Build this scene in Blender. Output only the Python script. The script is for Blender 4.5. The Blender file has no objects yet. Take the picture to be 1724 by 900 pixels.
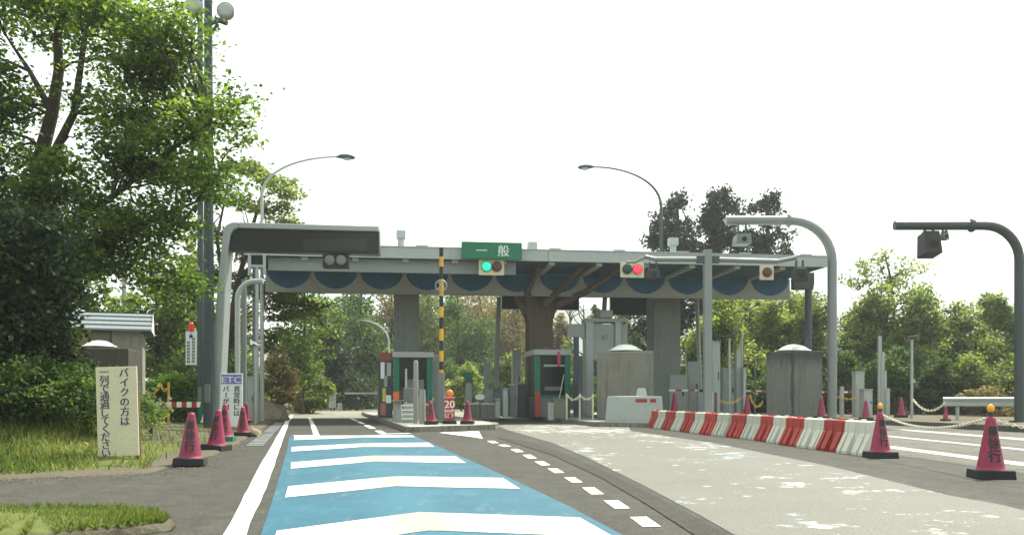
import bpy, bmesh, math, random
import numpy as np
from mathutils import Vector, Matrix

SC = bpy.context.scene
COL = SC.collection
R = math.radians
F = 1500.0            # focal length in photo pixels
CX, HY = 862.0, 672.0  # photo column straight ahead, photo row of the eye level
EYE = 1.0

# ------------------------------------------------------------ camera, sky, sun, exposure
cam = bpy.data.cameras.new('camera'); camo = bpy.data.objects.new('camera', cam); COL.objects.link(camo)
camo.location = (0, 0, EYE); camo.rotation_euler = (R(90), 0, 0)
cam.sensor_width = 36; cam.lens = 36 * F / 1724; cam.shift_y = (HY - 450) / 1724
cam.clip_start = .1; cam.clip_end = 6000
SC.camera = camo
SUN_EL, SUN_AZ = 56.0, 40.0      # azimuth from straight ahead towards the right
world = bpy.data.worlds.new('World'); SC.world = world; world.use_nodes = True
wn = world.node_tree; wn.nodes.clear()
sky = wn.nodes.new('ShaderNodeTexSky'); sky.sky_type = 'NISHITA'; sky.sun_disc = False
sky.sun_elevation = R(SUN_EL); sky.sun_rotation = R(SUN_AZ)
sky.air_density = 1.0; sky.dust_density = 7.0; sky.ozone_density = .6
# thin bright cloud veil over the whole sky
hs = wn.nodes.new('ShaderNodeMixRGB'); hs.inputs[0].default_value = .62; hs.inputs[2].default_value = (10.6, 11.7, 10.8, 1)
bgn = wn.nodes.new('ShaderNodeBackground'); bgn.inputs[1].default_value = .085
wo = wn.nodes.new('ShaderNodeOutputWorld')
wn.links.new(sky.outputs[0], hs.inputs[1]); wn.links.new(hs.outputs[0], bgn.inputs[0]); wn.links.new(bgn.outputs[0], wo.inputs[0])
sl = bpy.data.lights.new('sun', 'SUN'); sl.energy = 4.2; sl.angle = R(.55); sl.color = (1, .97, .85)
so = bpy.data.objects.new('sun', sl); COL.objects.link(so)
SUNV = Vector((math.sin(R(SUN_AZ)) * math.cos(R(SUN_EL)), math.cos(R(SUN_AZ)) * math.cos(R(SUN_EL)), math.sin(R(SUN_EL))))
so.rotation_euler = SUNV.to_track_quat('Z', 'Y').to_euler(); so.location = (30, 40, 60)
vs = SC.view_settings; vs.view_transform = 'Standard'; vs.look = 'None'; vs.gamma = 1; vs.use_curve_mapping = False
vs.exposure = 1.08

# ------------------------------------------------------------ helpers
def W(px, py, Y): return Vector(((px - CX) / F * Y, Y, EYE - (py - HY) / F * Y))
def G(px, py, z=0.0):
    Y = F * (EYE - z) / (py - HY); return Vector(((px - CX) / F * Y, Y, z))
def XA(px, Y): return (px - CX) / F * Y
def ZA(py, Y): return EYE - (py - HY) / F * Y

def tag(o, label=None, cat=None, group=None, kind=None):
    if label: o['label'] = label
    if cat: o['category'] = cat
    if group: o['group'] = group
    if kind: o['kind'] = kind
    return o
def thing(name, label, cat, loc=(0, 0, 0), rz=0, group=None):
    o = bpy.data.objects.new(name, None); COL.objects.link(o); o.empty_display_size = .2
    o.location = loc; o.rotation_euler = (0, 0, rz); return tag(o, label, cat, group)
def copy_tree(o, parent=None):
    c = o.copy(); COL.objects.link(c)
    if parent: c.parent = parent
    for ch in list(o.children): copy_tree(ch, c)
    return c
def dup(o, loc, label, rz=None, group=None):
    c = copy_tree(o); c.location = loc; c['label'] = label
    if rz is not None: c.rotation_euler = (0, 0, rz)
    if group: c['group'] = group
    return c

class MB:
    def __init__(s): s.v = []; s.f = []; s.m = []; s.s = []; s.mi = 0
    def add(s, vs_, fs, smooth=False):
        b = len(s.v); s.v += [tuple(v) for v in vs_]
        for f in fs: s.f.append([b + i for i in f]); s.m.append(s.mi); s.s.append(smooth)
        return s
    def box(s, c, d, rz=0, top=1.0, ry=0, topy=None, rx=0):
        topy = top if topy is None else topy
        M = Matrix.Rotation(rz, 3, 'Z') @ Matrix.Rotation(ry, 3, 'Y') @ Matrix.Rotation(rx, 3, 'X')
        vs_ = []
        for z in (-.5, .5):
            kx, ky = (top, topy) if z > 0 else (1, 1)
            for x, y in ((-.5, -.5), (.5, -.5), (.5, .5), (-.5, .5)):
                vs_.append(Vector(c) + M @ Vector((x * d[0] * kx, y * d[1] * ky, z * d[2])))
        return s.add(vs_, [(3, 2, 1, 0), (4, 5, 6, 7), (0, 1, 5, 4), (1, 2, 6, 5), (2, 3, 7, 6), (3, 0, 4, 7)])
    def b2(s, x0, x1, y0, y1, z0, z1): return s.box(((x0 + x1) / 2, (y0 + y1) / 2, (z0 + z1) / 2), (x1 - x0, y1 - y0, z1 - z0))
    def tube(s, pts, r, n=10, cap=True):
        pts = [Vector(p) for p in pts]; k = len(pts)
        rs = r if isinstance(r, (list, tuple)) else [r] * k
        vs_ = []; ref = None
        for i, p in enumerate(pts):
            t = (pts[min(i + 1, k - 1)] - pts[max(i - 1, 0)]).normalized()
            if ref is None: ref = Vector((0, 1, 0)) if abs(t.y) < .9 else Vector((1, 0, 0))
            a = (ref - t * ref.dot(t)).normalized(); b = t.cross(a); ref = a
            for j in range(n):
                q = 2 * math.pi * (j + .5) / n; vs_.append(p + (a * math.cos(q) + b * math.sin(q)) * rs[i])
        fs = [(i * n + j, i * n + (j + 1) % n, (i + 1) * n + (j + 1) % n, (i + 1) * n + j) for i in range(k - 1) for j in range(n)]
        s.add(vs_, fs, n > 5)
        if cap: s.add(vs_[:n], [tuple(range(n))[::-1]]); s.add(vs_[-n:], [tuple(range(n))])
        return s
    def cyl(s, p0, p1, r0, r1=None, n=14): return s.tube([p0, p1], [r0, r0 if r1 is None else r1], n)
    def lathe(s, prof, o=(0, 0, 0), n=20, smooth=True):
        vs_ = [(o[0] + r * math.cos(2 * math.pi * j / n), o[1] + r * math.sin(2 * math.pi * j / n), o[2] + z) for r, z in prof for j in range(n)]
        k = len(prof)
        s.add(vs_, [(i * n + j, i * n + (j + 1) % n, (i + 1) * n + (j + 1) % n, (i + 1) * n + j) for i in range(k - 1) for j in range(n)], smooth)
        return s
    def prism(s, poly, z0, z1):      # plan polygon (counter-clockwise) raised from z0 to z1
        n = len(poly); vs_ = [(p[0], p[1], z0) for p in poly] + [(p[0], p[1], z1) for p in poly]
        return s.add(vs_, [tuple(range(n))[::-1], tuple(range(n, 2 * n))] + [(i, (i + 1) % n, n + (i + 1) % n, n + i) for i in range(n)])
    def extr(s, prof, y0, y1):       # outline in x,z pushed from y0 (front) to y1
        n = len(prof); vs_ = [(p[0], y0, p[1]) for p in prof] + [(p[0], y1, p[1]) for p in prof]
        return s.add(vs_, [tuple(range(n)), tuple(range(n, 2 * n))[::-1]] + [((i + 1) % n, i, n + i, n + (i + 1) % n) for i in range(n)])
    def ball(s, c, r, n=14, sx=1, sy=1, sz=1, half=False):
        k = 8; prof = []
        for i in range(k + 1):
            a = (0 if half else -math.pi / 2) + (math.pi / 2 if half else math.pi) * i / k
            prof.append((r * math.cos(a), r * math.sin(a)))
        vs_ = [(c[0] + p[0] * math.cos(2 * math.pi * j / n) * sx, c[1] + p[0] * math.sin(2 * math.pi * j / n) * sy, c[2] + p[1] * sz) for p in prof for j in range(n)]
        return s.add(vs_, [(i * n + j, i * n + (j + 1) % n, (i + 1) * n + (j + 1) % n, (i + 1) * n + j) for i in range(k) for j in range(n)], True)
    def build(s, name, mats, parent=None, bevel=0, loc=None, recalc=True):
        me = bpy.data.meshes.new(name); me.from_pydata(s.v, [], s.f)
        mats = mats if isinstance(mats, (list, tuple)) else [mats]
        for m in mats: me.materials.append(m)
        me.polygons.foreach_set('material_index', s.m); me.polygons.foreach_set('use_smooth', s.s)
        if recalc:
            bm = bmesh.new(); bm.from_mesh(me); bmesh.ops.recalc_face_normals(bm, faces=bm.faces[:]); bm.to_mesh(me); bm.free()
        o = bpy.data.objects.new(name, me); COL.objects.link(o)
        if parent: o.parent = parent
        if loc is not None: o.location = loc
        if bevel:
            b = o.modifiers.new('bevel', 'BEVEL'); b.width = bevel; b.segments = 2; b.limit_method = 'ANGLE'; b.angle_limit = R(40)
        return o

# ------------------------------------------------------------ materials
def nd(nt, t, **kw):
    n = nt.nodes.new(t)
    for k, v in kw.items():
        if k.startswith('_'): setattr(n, k[1:], v)
        else: n.inputs[int(k[1:]) if k[0] == 'i' and k[1:].isdigit() else k].default_value = v
    return n
def c4(c, k=1.0): return (c[0] * k, c[1] * k, c[2] * k, 1)
def noise(nt, vec, scale, detail=4, rough=.6):
    n = nd(nt, 'ShaderNodeTexNoise', Scale=scale, Detail=detail, Roughness=rough); nt.links.new(vec, n.inputs['Vector']); return n.outputs['Fac']
def ramp(nt, fac, stops):
    r = nt.nodes.new('ShaderNodeValToRGB'); nt.links.new(fac, r.inputs[0]); e = r.color_ramp.elements
    while len(e) < len(stops): e.new(.5)
    for i, (p, c) in enumerate(stops):
        e[i].position = p; e[i].color = c if len(c) == 4 else (*c, 1)
    return r.outputs[0]
def mix(nt, fac, a, b, mode='MIX'):
    m = nt.nodes.new('ShaderNodeMixRGB'); m.blend_type = mode
    for i, x in enumerate((fac, a, b)):
        if hasattr(x, 'links') or hasattr(x, 'is_output'): nt.links.new(x, m.inputs[i])
        else: m.inputs[i].default_value = x
    return m.outputs[0]
def newmat(name):
    m = bpy.data.materials.new(name); m.use_nodes = True; nt = m.node_tree; b = nt.nodes['Principled BSDF']; return m, nt, b
def vecof(nt, world=False, scale=(1, 1, 1)):
    if world: v = nt.nodes.new('ShaderNodeNewGeometry').outputs['Position']
    else: v = nt.nodes.new('ShaderNodeTexCoord').outputs['Object']
    mp = nt.nodes.new('ShaderNodeMapping'); mp.inputs['Scale'].default_value = scale; nt.links.new(v, mp.inputs[0]); return mp.outputs[0]
def bump(nt, b, h, strength=.2, dist=.01):
    bp = nt.nodes.new('ShaderNodeBump'); bp.inputs['Strength'].default_value = strength; bp.inputs['Distance'].default_value = dist
    nt.links.new(h, bp.inputs['Height']); nt.links.new(bp.outputs[0], b.inputs['Normal'])
def mat(name, col, rough=.55, var=.25, sc=2.0, metal=0, dirt=.25, dirtcol=(.10, .09, .07), spec=.4, stretch=1, vary=0):
    """painted / metal / plastic surface with uneven tone and a little grime"""
    m, nt, b = newmat(name); v = vecof(nt, scale=(1, 1, 1 / stretch))
    n1 = noise(nt, v, sc, 5, .65); n2 = noise(nt, v, sc * 7, 4, .7)
    c = mix(nt, n1, c4(col, 1 - var), c4(col, 1 + var))
    if vary:      # each copy has faded a little differently
        oi = nt.nodes.new('ShaderNodeObjectInfo'); c = mix(nt, 1.0, c, ramp(nt, oi.outputs['Random'], [(0, (1 - vary,) * 3), (1, (1.0, 1 - vary * .1, 1 - vary * .1))]), 'MULTIPLY')
    d = ramp(nt, n2, [(.52, (0, 0, 0)), (.75, (dirt, dirt, dirt))])
    c = mix(nt, d, c, c4(dirtcol))
    nt.links.new(c, b.inputs['Base Color']); b.inputs['Metallic'].default_value = metal; b.inputs['Specular IOR Level'].default_value = spec
    rr = ramp(nt, n2, [(.3, (rough * .8,) * 3), (.7, (min(1, rough * 1.2),) * 3)]); nt.links.new(rr, b.inputs['Roughness'])
    bump(nt, b, n2, .08, .004); return m
def emit(name, col, s):
    m, nt, b = newmat(name); b.inputs['Base Color'].default_value = c4(col, .5); b.inputs['Emission Color'].default_value = c4(col); b.inputs['Emission Strength'].default_value = s
    b.inputs['Roughness'].default_value = .25; return m
def asphalt(name, col, light=None, sc=1.0, streak=None):
    m, nt, b = newmat(name); v = vecof(nt, True)
    sp = noise(nt, v, 45 * sc, 3, .8); md = noise(nt, v, 2.2, 6, .65); lg = noise(nt, v, .35, 5, .6)
    c = mix(nt, lg, c4(col, .72), c4(light or col, 1.25)); c = mix(nt, ramp(nt, md, [(.35, (0, 0, 0)), (.7, (1, 1, 1))]), mix(nt, .85, c, c4(col, .6)), c)
    c = mix(nt, 1.0, c, ramp(nt, sp, [(.32, (.35, .35, .35)), (.5, (.85, .85, .85)), (.66, (1.0, 1.0, 1.0))]), 'MULTIPLY')
    # stone specks
    vo = nd(nt, 'ShaderNodeTexVoronoi', Scale=28); nt.links.new(v, vo.inputs['Vector'])
    c = mix(nt, ramp(nt, vo.outputs['Distance'], [(.0, (.7, .7, .7)), (.28, (0, 0, 0))]), c, c4((.22, .215, .185)))
    vq = nd(nt, 'ShaderNodeTexVoronoi', Scale=9); nt.links.new(v, vq.inputs['Vector'])
    c = mix(nt, 1.0, c, ramp(nt, vq.outputs['Color'], [(.0, (.78,) * 3), (1.0, (1.12,) * 3)]), 'MULTIPLY')
    st = noise(nt, vecof(nt, True, (1.3, .35, 1)), .9, 5, .6); c = mix(nt, ramp(nt, st, [(.60, (0,) * 3), (.72, (.55,) * 3)]), c, c4((.035, .033, .028)))
    # cracks
    wv = nd(nt, 'ShaderNodeTexVoronoi', Scale=.32, _feature='DISTANCE_TO_EDGE')
    wb = nt.nodes.new('ShaderNodeMixRGB'); wb.inputs[0].default_value = .35
    nn = nd(nt, 'ShaderNodeTexNoise', Scale=1.6, Detail=5); nt.links.new(v, nn.inputs['Vector'])
    nt.links.new(v, wb.inputs[1]); nt.links.new(nn.outputs['Color'], wb.inputs[2]); wb.blend_type = 'ADD'; nt.links.new(wb.outputs[0], wv.inputs['Vector'])
    c = mix(nt, ramp(nt, wv.outputs['Distance'], [(.0, (.5, .5, .5)), (.012, (0, 0, 0))]), c, c4((.03, .03, .03)))
    # tyre-worn bands running along the road
    v2 = vecof(nt, True, (1.1, .05, 1)); tb = noise(nt, v2, 1.0, 2, .5)
    c = mix(nt, 1.0, c, ramp(nt, tb, [(.35, (.82, .82, .82)), (.65, (1.0, 1.0, 1.0))]), 'MULTIPLY')
    nt.links.new(c, b.inputs['Base Color']); b.inputs['Roughness'].default_value = .88; b.inputs['Specular IOR Level'].default_value = .25
    bump(nt, b, sp, .35, .01); return m
def roadpaint(name, col, under=(.1, .095, .085), wear=.42, var=.16, tyre=0.0, tyrecol=(.2, .19, .15), lane=0):
    m, nt, b = newmat(name); v = vecof(nt, True); v2 = vecof(nt, True, (3.0, .6, 1))
    n1 = noise(nt, v, 1.4, 6, .7); n2 = noise(nt, v, 30, 4, .75); n3 = noise(nt, v2, 2.0, 6, .75)
    c = mix(nt, n1, c4(col, 1 - var), c4(col, 1 + var))
    c = mix(nt, 1.0, c, ramp(nt, n2, [(.3, (.74, .74, .74)), (.6, (1, 1, 1))]), 'MULTIPLY')
    c = mix(nt, ramp(nt, n3, [(.66 - wear * .15, (0, 0, 0)), (.80 - wear * .12, (.75, .75, .75))]), c, c4(under))
    if lane:     # grime along the middle of the lane
        sx = nt.nodes.new('ShaderNodeSeparateXYZ'); nt.links.new(v, sx.inputs[0])
        def mth(op, a, b_):
            q = nt.nodes.new('ShaderNodeMath'); q.operation = op
            for i, x in enumerate((a, b_)):
                if hasattr(x, 'links'): nt.links.new(x, q.inputs[i])
                else: q.inputs[i].default_value = x
            return q.outputs[0]
        d = mth('ADD', mth('ADD', sx.outputs['X'], mth('MULTIPLY', sx.outputs['Y'], .202)), -.745)
        d = mth('ADD', mth('ABSOLUTE', d, 0), mth('MULTIPLY', noise(nt, vecof(nt, True, (1.5, .5, 1)), 1.3, 5, .7), .9))
        f = ramp(nt, d, [(.55, (lane,) * 3), (1.5, (0,) * 3)])
        c = mix(nt, mix(nt, 1.0, f, ramp(nt, noise(nt, v, 9, 5, .75), [(.3, (.45,) * 3), (.6, (1,) * 3)]), 'MULTIPLY'), c, c4(tyrecol))
    if tyre:
        tb = noise(nt, vecof(nt, True, (1.0, .04, 1)), 1.3, 3, .6); fine = noise(nt, v, 6, 5, .7)
        f = mix(nt, 1.0, ramp(nt, tb, [(.42, (0, 0, 0)), (.6, (tyre,) * 3)]), ramp(nt, fine, [(.3, (.3,) * 3), (.7, (1,) * 3)]), 'MULTIPLY')
        c = mix(nt, f, c, c4(tyrecol))
    nt.links.new(c, b.inputs['Base Color']); b.inputs['Roughness'].default_value = .7; b.inputs['Specular IOR Level'].default_value = .3
    bump(nt, b, n2, .2, .006); return m
def concrete(name, col, stain=.7, sc=1.0, staincol=(.05, .045, .04), stretch=(4.2, .14)):
    m, nt, b = newmat(name); v = vecof(nt); vst = vecof(nt, scale=(stretch[0], stretch[0], stretch[1]))
    n1 = noise(nt, v, 1.2 * sc, 6, .7); n2 = noise(nt, v, 18 * sc, 4, .75); st = noise(nt, vst, 1.6, 5, .6)
    c = mix(nt, n1, c4(col, .75), c4(col, 1.25)); c = mix(nt, 1.0, c, ramp(nt, n2, [(.3, (.75,) * 3), (.65, (1,) * 3)]), 'MULTIPLY')
    c = mix(nt, ramp(nt, st, [(.48, (0, 0, 0)), (.66, (stain,) * 3)]), c, c4(staincol))
    nt.links.new(c, b.inputs['Base Color']); b.inputs['Roughness'].default_value = .9; b.inputs['Specular IOR Level'].default_value = .2
    bump(nt, b, n2, .3, .01); return m
def earth(name, c1, c2, c3, sc=1.0):
    m, nt, b = newmat(name); v = vecof(nt, True)
    n1 = noise(nt, v, .5 * sc, 6, .7); n2 = noise(nt, v, 6 * sc, 6, .75); n3 = noise(nt, v, 40, 3, .8)
    c = mix(nt, ramp(nt, n1, [(.35, (0,) * 3), (.65, (1,) * 3)]), c4(c1), c4(c2)); c = mix(nt, ramp(nt, n2, [(.45, (0,) * 3), (.7, (.8,) * 3)]), c, c4(c3))
    c = mix(nt, 1.0, c, ramp(nt, n3, [(.3, (.6,) * 3), (.65, (1,) * 3)]), 'MULTIPLY')
    nt.links.new(c, b.inputs['Base Color']); b.inputs['Roughness'].default_value = .95; b.inputs['Specular IOR Level'].default_value = .1
    bump(nt, b, n2, .6, .05); return m
def leafmat(name, dark, mid, light, trans=.5, transcol=None):
    m = bpy.data.materials.new(name); m.use_nodes = True; nt = m.node_tree; nt.nodes.clear()
    at = nd(nt, 'ShaderNodeAttribute', _attribute_name='tint')
    c = ramp(nt, at.outputs['Fac'], [(.1, dark), (.5, mid), (.9, light)])
    df = nd(nt, 'ShaderNodeBsdfPrincipled', Roughness=.55); df.inputs['Specular IOR Level'].default_value = .25; nt.links.new(c, df.inputs['Base Color'])
    tr = nd(nt, 'ShaderNodeBsdfTranslucent'); tc = mix(nt, 1.0, c, c4(transcol or (1.7, 1.9, .75)), 'MULTIPLY'); nt.links.new(tc, tr.inputs['Color'])
    mx = nd(nt, 'ShaderNodeMixShader', i0=trans); nt.links.new(df.outputs[0], mx.inputs[1]); nt.links.new(tr.outputs[0], mx.inputs[2])
    o = nt.nodes.new('ShaderNodeOutputMaterial'); nt.links.new(mx.outputs[0], o.inputs[0]); return m

M = {}
M['asphalt'] = asphalt('asphalt', (.078, .075, .062))
M['road_far'] = asphalt('asphalt_sunlit', (.36, .35, .27))  # asphalt with the sunlit tone of the far road put into its colour
M['asphalt_dark'] = asphalt('asphalt_dark', (.052, .051, .043))
M['white_paint'] = roadpaint('white_paint', (.80, .79, .72), wear=.1)
M['white_worn'] = roadpaint('white_worn', (.56, .56, .49), wear=.55, under=(.12, .17, .18), lane=.95, tyrecol=(.225, .225, .18))
M['blue_paint'] = roadpaint('blue_paint', (.016, .098, .148), under=(.13, .18, .18), wear=.75, lane=.5, tyrecol=(.03, .13, .175), var=.5)
M['kerb'] = concrete('kerb', (.23, .22, .19), .5)
M['concrete'] = concrete('concrete', (.20, .195, .165), .4, stretch=(2.2, .35))
M['concrete_dark'] = concrete('concrete_dark', (.075, .07, .058), .5)  # darker concrete tone for the block by the shed
M['concrete_pale'] = concrete('concrete_pale', (.33, .34, .31), .25)
M['column'] = concrete('column', (.24, .26, .24), .12)
M['column_brown'] = concrete('column_brown', (.135, .11, .085), .4)
M['galv'] = mat('galvanised', (.34, .37, .36), .45, .14, 3, .35, .15)
M['grey_paint'] = mat('grey_paint', (.33, .365, .35), .45, .12, 2, 0, .18)
M['pole_grey'] = mat('pole_grey', (.20, .225, .22), .42, .14, 1.5, .1, .2)
M['grey_dark'] = mat('grey_dark', (.13, .15, .15), .5, .15, 2, 0, .2)
M['dark_steel'] = mat('dark_steel', (.045, .06, .06), .5, .2, 2, .2, .2)
M['blue_steel'] = mat('blue_steel', (.04, .06, .085), .5, .2, 2, .2, .2)
M['roof_edge'] = mat('roof_edge', (.33, .36, .35), .5, .1, .8, 0, .25)
M['soffit'] = mat('soffit', (.025, .075, .125), .8, .2, 1, 0, .3)
M['fascia'] = mat('fascia', (.38, .385, .34), .7, .12, .7, 0, .25)
M['scallop'] = mat('scallop', (.015, .105, .19), .6, .25, 2, 0, .15)
M['black'] = mat('black_plastic', (.013, .014, .014), .55, .3, 3, 0, .2)
M['led'] = mat('led_panel', (.012, .014, .015), .35, .3, 3, 0, .1)
M['rubber'] = mat('rubber', (.018, .02, .02), .85, .3, 4, 0, .35)
M['pink'] = mat('cone_pink', (.30, .028, .075), .55, .3, 5, 0, .55, (.13, .03, .05), vary=.3)
M['orange'] = mat('orange', (.75, .17, .03), .5, .15, 4, 0, .15)
M['cone_text'] = mat('cone_text', (.022, .024, .026), .6, .3, 6, 0, .1)
M['red_plastic'] = mat('red_plastic', (.46, .045, .035), .5, .2, 2.5, 0, .55, (.26, .11, .09), vary=.3)
M['white_plastic'] = mat('white_plastic', (.62, .64, .55), .5, .14, 2.5, 0, .6, (.28, .26, .18), vary=.22)
M['white'] = mat('white_gloss', (.80, .80, .76), .35, .06, 3, 0, .1)
M['cream'] = mat('cream_board', (.55, .52, .36), .6, .1, 3, 0, .3, (.28, .25, .15))
M['navy'] = mat('navy_letter', (.02, .035, .10), .6, .3, 6, 0, .1)
M['ink'] = mat('ink', (.012, .012, .014), .6, .3, 6, 0, .1)
M['etc_blue'] = mat('sign_purple', (.16, .16, .42), .5, .1, 3, 0, .15)
M['sign_white'] = mat('sign_white', (.68, .70, .70), .5, .06, 3, 0, .15)
M['sign_green'] = mat('sign_green', (.0, .135, .065), .45, .12, 2, 0, .1)
M['booth_green'] = mat('booth_green', (.0, .14, .088), .45, .2, 2, 0, .15)
M['sign_letter'] = mat('sign_letter', (.62, .68, .64), .4, .1, 3, 0, .1)
M['yellow'] = mat('yellow_paint', (.62, .36, .025), .5, .15, 3, 0, .25)
M['chain_yellow'] = mat('chain_yellow', (.65, .45, .06), .5, .15, 6, 0, .2)
M['chain_white'] = mat('chain_white', (.72, .68, .52), .5, .15, 6, 0, .2)
M['red_sign'] = mat('red_sign', (.38, .02, .025), .5, .15, 4, 0, .2)
M['red_reflector'] = mat('red_reflector', (.28, .015, .02), .3, .2, 4, 0, .1)
M['brown_board'] = mat('brown_board', (.11, .06, .05), .6, .3, 4, 0, .2)
M['lamp_green'] = emit('lamp_green', (.0, .62, .33), .75)
M['lamp_red'] = emit('lamp_red', (1.0, .03, .06), .8)
M['lamp_off_red'] = mat('lamp_off_red', (.09, .022, .02), .3, .2, 4, 0, .1)
M['lamp_off_green'] = mat('lamp_off_green', (.012, .04, .035), .3, .2, 4, 0, .1)
M['lamp_off'] = mat('lamp_off', (.16, .17, .15), .3, .2, 4, 0, .1)
M['amber'] = mat('amber', (.85, .36, .02), .3, .15, 4, 0, .1)
M['red_lamp'] = mat('red_lamp', (.7, .02, .02), .25, .1, 4, 0, .1)
M['lens'] = mat('lens_glass', (.30, .34, .31), .12, .15, 5, 0, .15, spec=.7)
M['tin'] = mat('tin_roof', (.15, .18, .19), .65, .2, 1.5, 0, .3)
M['corrugated'] = mat('corrugated', (.25, .25, .20), .6, .2, 1.5, 0, .35)
M['bark'] = concrete('bark', (.060, .050, .038), .7, 3)
M['bark_grey'] = concrete('bark_grey', (.12, .10, .08), .6, 3)
M['rock'] = earth('rock', (.30, .25, .17), (.18, .15, .10), (.36, .31, .22), 2)
M['dirt'] = earth('dirt', (.16, .14, .10), (.10, .09, .065), (.22, .19, .14))
M['ground'] = earth('ground', (.09, .085, .045), (.06, .07, .03), (.13, .11, .06))
mg, nt, b = newmat('window_glass'); b.inputs['Base Color'].default_value = (.008, .014, .013, 1); b.inputs['Roughness'].default_value = .15; b.inputs['Specular IOR Level'].default_value = .2; M['glass'] = mg
L = {}
L['maple'] = leafmat('leaf_maple', (.022, .046, .017), (.064, .106, .027), (.185, .230, .055), .58, (1.75, 1.9, .8))
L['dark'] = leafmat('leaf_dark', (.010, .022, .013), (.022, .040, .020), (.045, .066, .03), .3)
L['shrub'] = leafmat('leaf_shrub', (.018, .038, .016), (.048, .085, .028), (.13, .17, .055), .5)
L['olive'] = leafmat('leaf_olive', (.040, .062, .024), (.112, .138, .048), (.23, .24, .088), .55)
L['autumn'] = leafmat('leaf_autumn', (.064, .064, .030), (.15, .135, .062), (.24, .195, .095), .55, (1.6, 1.5, .9))
L['fresh'] = leafmat('leaf_fresh', (.040, .070, .026), (.135, .175, .052), (.28, .31, .105), .58, (1.7, 1.8, .9))
L['hedge'] = leafmat('leaf_hedge', (.03, .07, .012), (.07, .14, .02), (.14, .21, .035), .5)
L['cedar'] = leafmat('leaf_cedar', (.006, .016, .012), (.012, .027, .018), (.026, .045, .027), .2)
L['grass'] = leafmat('leaf_grass', (.05, .085, .022), (.12, .155, .04), (.27, .27, .11), .5, (1.5, 1.6, .8))

# ------------------------------------------------------------ foliage
def np_mesh(name, verts, faces_n, mats, tint=None, parent=None):
    """verts: (N*faces_n,3), each run of faces_n vertices is one face"""
    me = bpy.data.meshes.new(name); nv = len(verts); nf = nv // faces_n
    me.vertices.add(nv); me.vertices.foreach_set('co', np.asarray(verts, np.float32).ravel())
    me.loops.add(nv); me.loops.foreach_set('vertex_index', np.arange(nv, dtype=np.int32))
    me.polygons.add(nf); me.polygons.foreach_set('loop_start', np.arange(0, nv, faces_n, dtype=np.int32))
    me.update(calc_edges=True)
    if tint is not None:
        a = me.attributes.new('tint', 'FLOAT', 'POINT'); a.data.foreach_set('value', np.repeat(tint, faces_n).astype(np.float32))
    for m in (mats if isinstance(mats, (list, tuple)) else [mats]): me.materials.append(m)
    o = bpy.data.objects.new(name, me); COL.objects.link(o)
    if parent: o.parent = parent
    return o
def unit(a): return a / np.maximum(np.linalg.norm(a, axis=1, keepdims=True), 1e-9)
def leaves(rng, cen, size, up=1.0, wid=.36):
    n = len(cen); nrm = rng.normal(size=(n, 3)); nrm[:, 2] += up * 1.2; nrm = unit(nrm)
    a = unit(np.cross(nrm, rng.normal(size=(n, 3)))); b = np.cross(nrm, a)
    s = (size * (.6 + .8 * rng.random(n)))[:, None]; fold = nrm * s * .1
    v = np.stack([cen - a * s * .5, cen + b * s * wid + fold, cen + a * s * .5, cen - b * s * wid + fold], 1)
    return v.reshape(-1, 3)
def crown_points(rng, ells, cr, per, flat):
    """leaf clumps spread through a set of ellipsoids -> leaf centres, tint, clump centres"""
    C, T, K = [], [], []
    for (cx, cy, cz, rx, ry, rz, n) in ells:
        d = unit(rng.normal(size=(n, 3))); rad = (rng.random(n) ** .45)[:, None]
        k = np.array([cx, cy, cz]) + d * rad * np.array([rx, ry, rz]); K.append(k)
        tone = np.clip(rng.normal(.5, .17, n), 0, 1)
        rr = cr * (.55 + .9 * rng.random(n))
        for i in range(n):
            m = max(4, int(per * (rr[i] / cr) ** 2)); p = rng.normal(size=(m, 3)) * rr[i] * .5; p[:, 2] *= flat
            C.append(k[i] + p); T.append(np.clip(tone[i] + rng.normal(0, .13, m), 0, 1))
    return np.concatenate(C), np.concatenate(T), np.concatenate(K)
def limb(mb, rng, p0, p1, r0, r1, n=5, wob=.12, sides=6):
    p0, p1 = Vector(p0), Vector(p1); L_ = (p1 - p0).length; pts = []; rs = []
    for i in range(n + 1):
        t = i / n; q = p0.lerp(p1, t) + Vector((0, 0, L_ * .12 * math.sin(math.pi * t)))
        if 0 < i < n: q += Vector(rng.normal(size=3) * L_ * wob * .35)
        pts.append(q); rs.append(r0 + (r1 - r0) * t)
    mb.tube(pts, rs, sides, cap=False)
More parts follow.
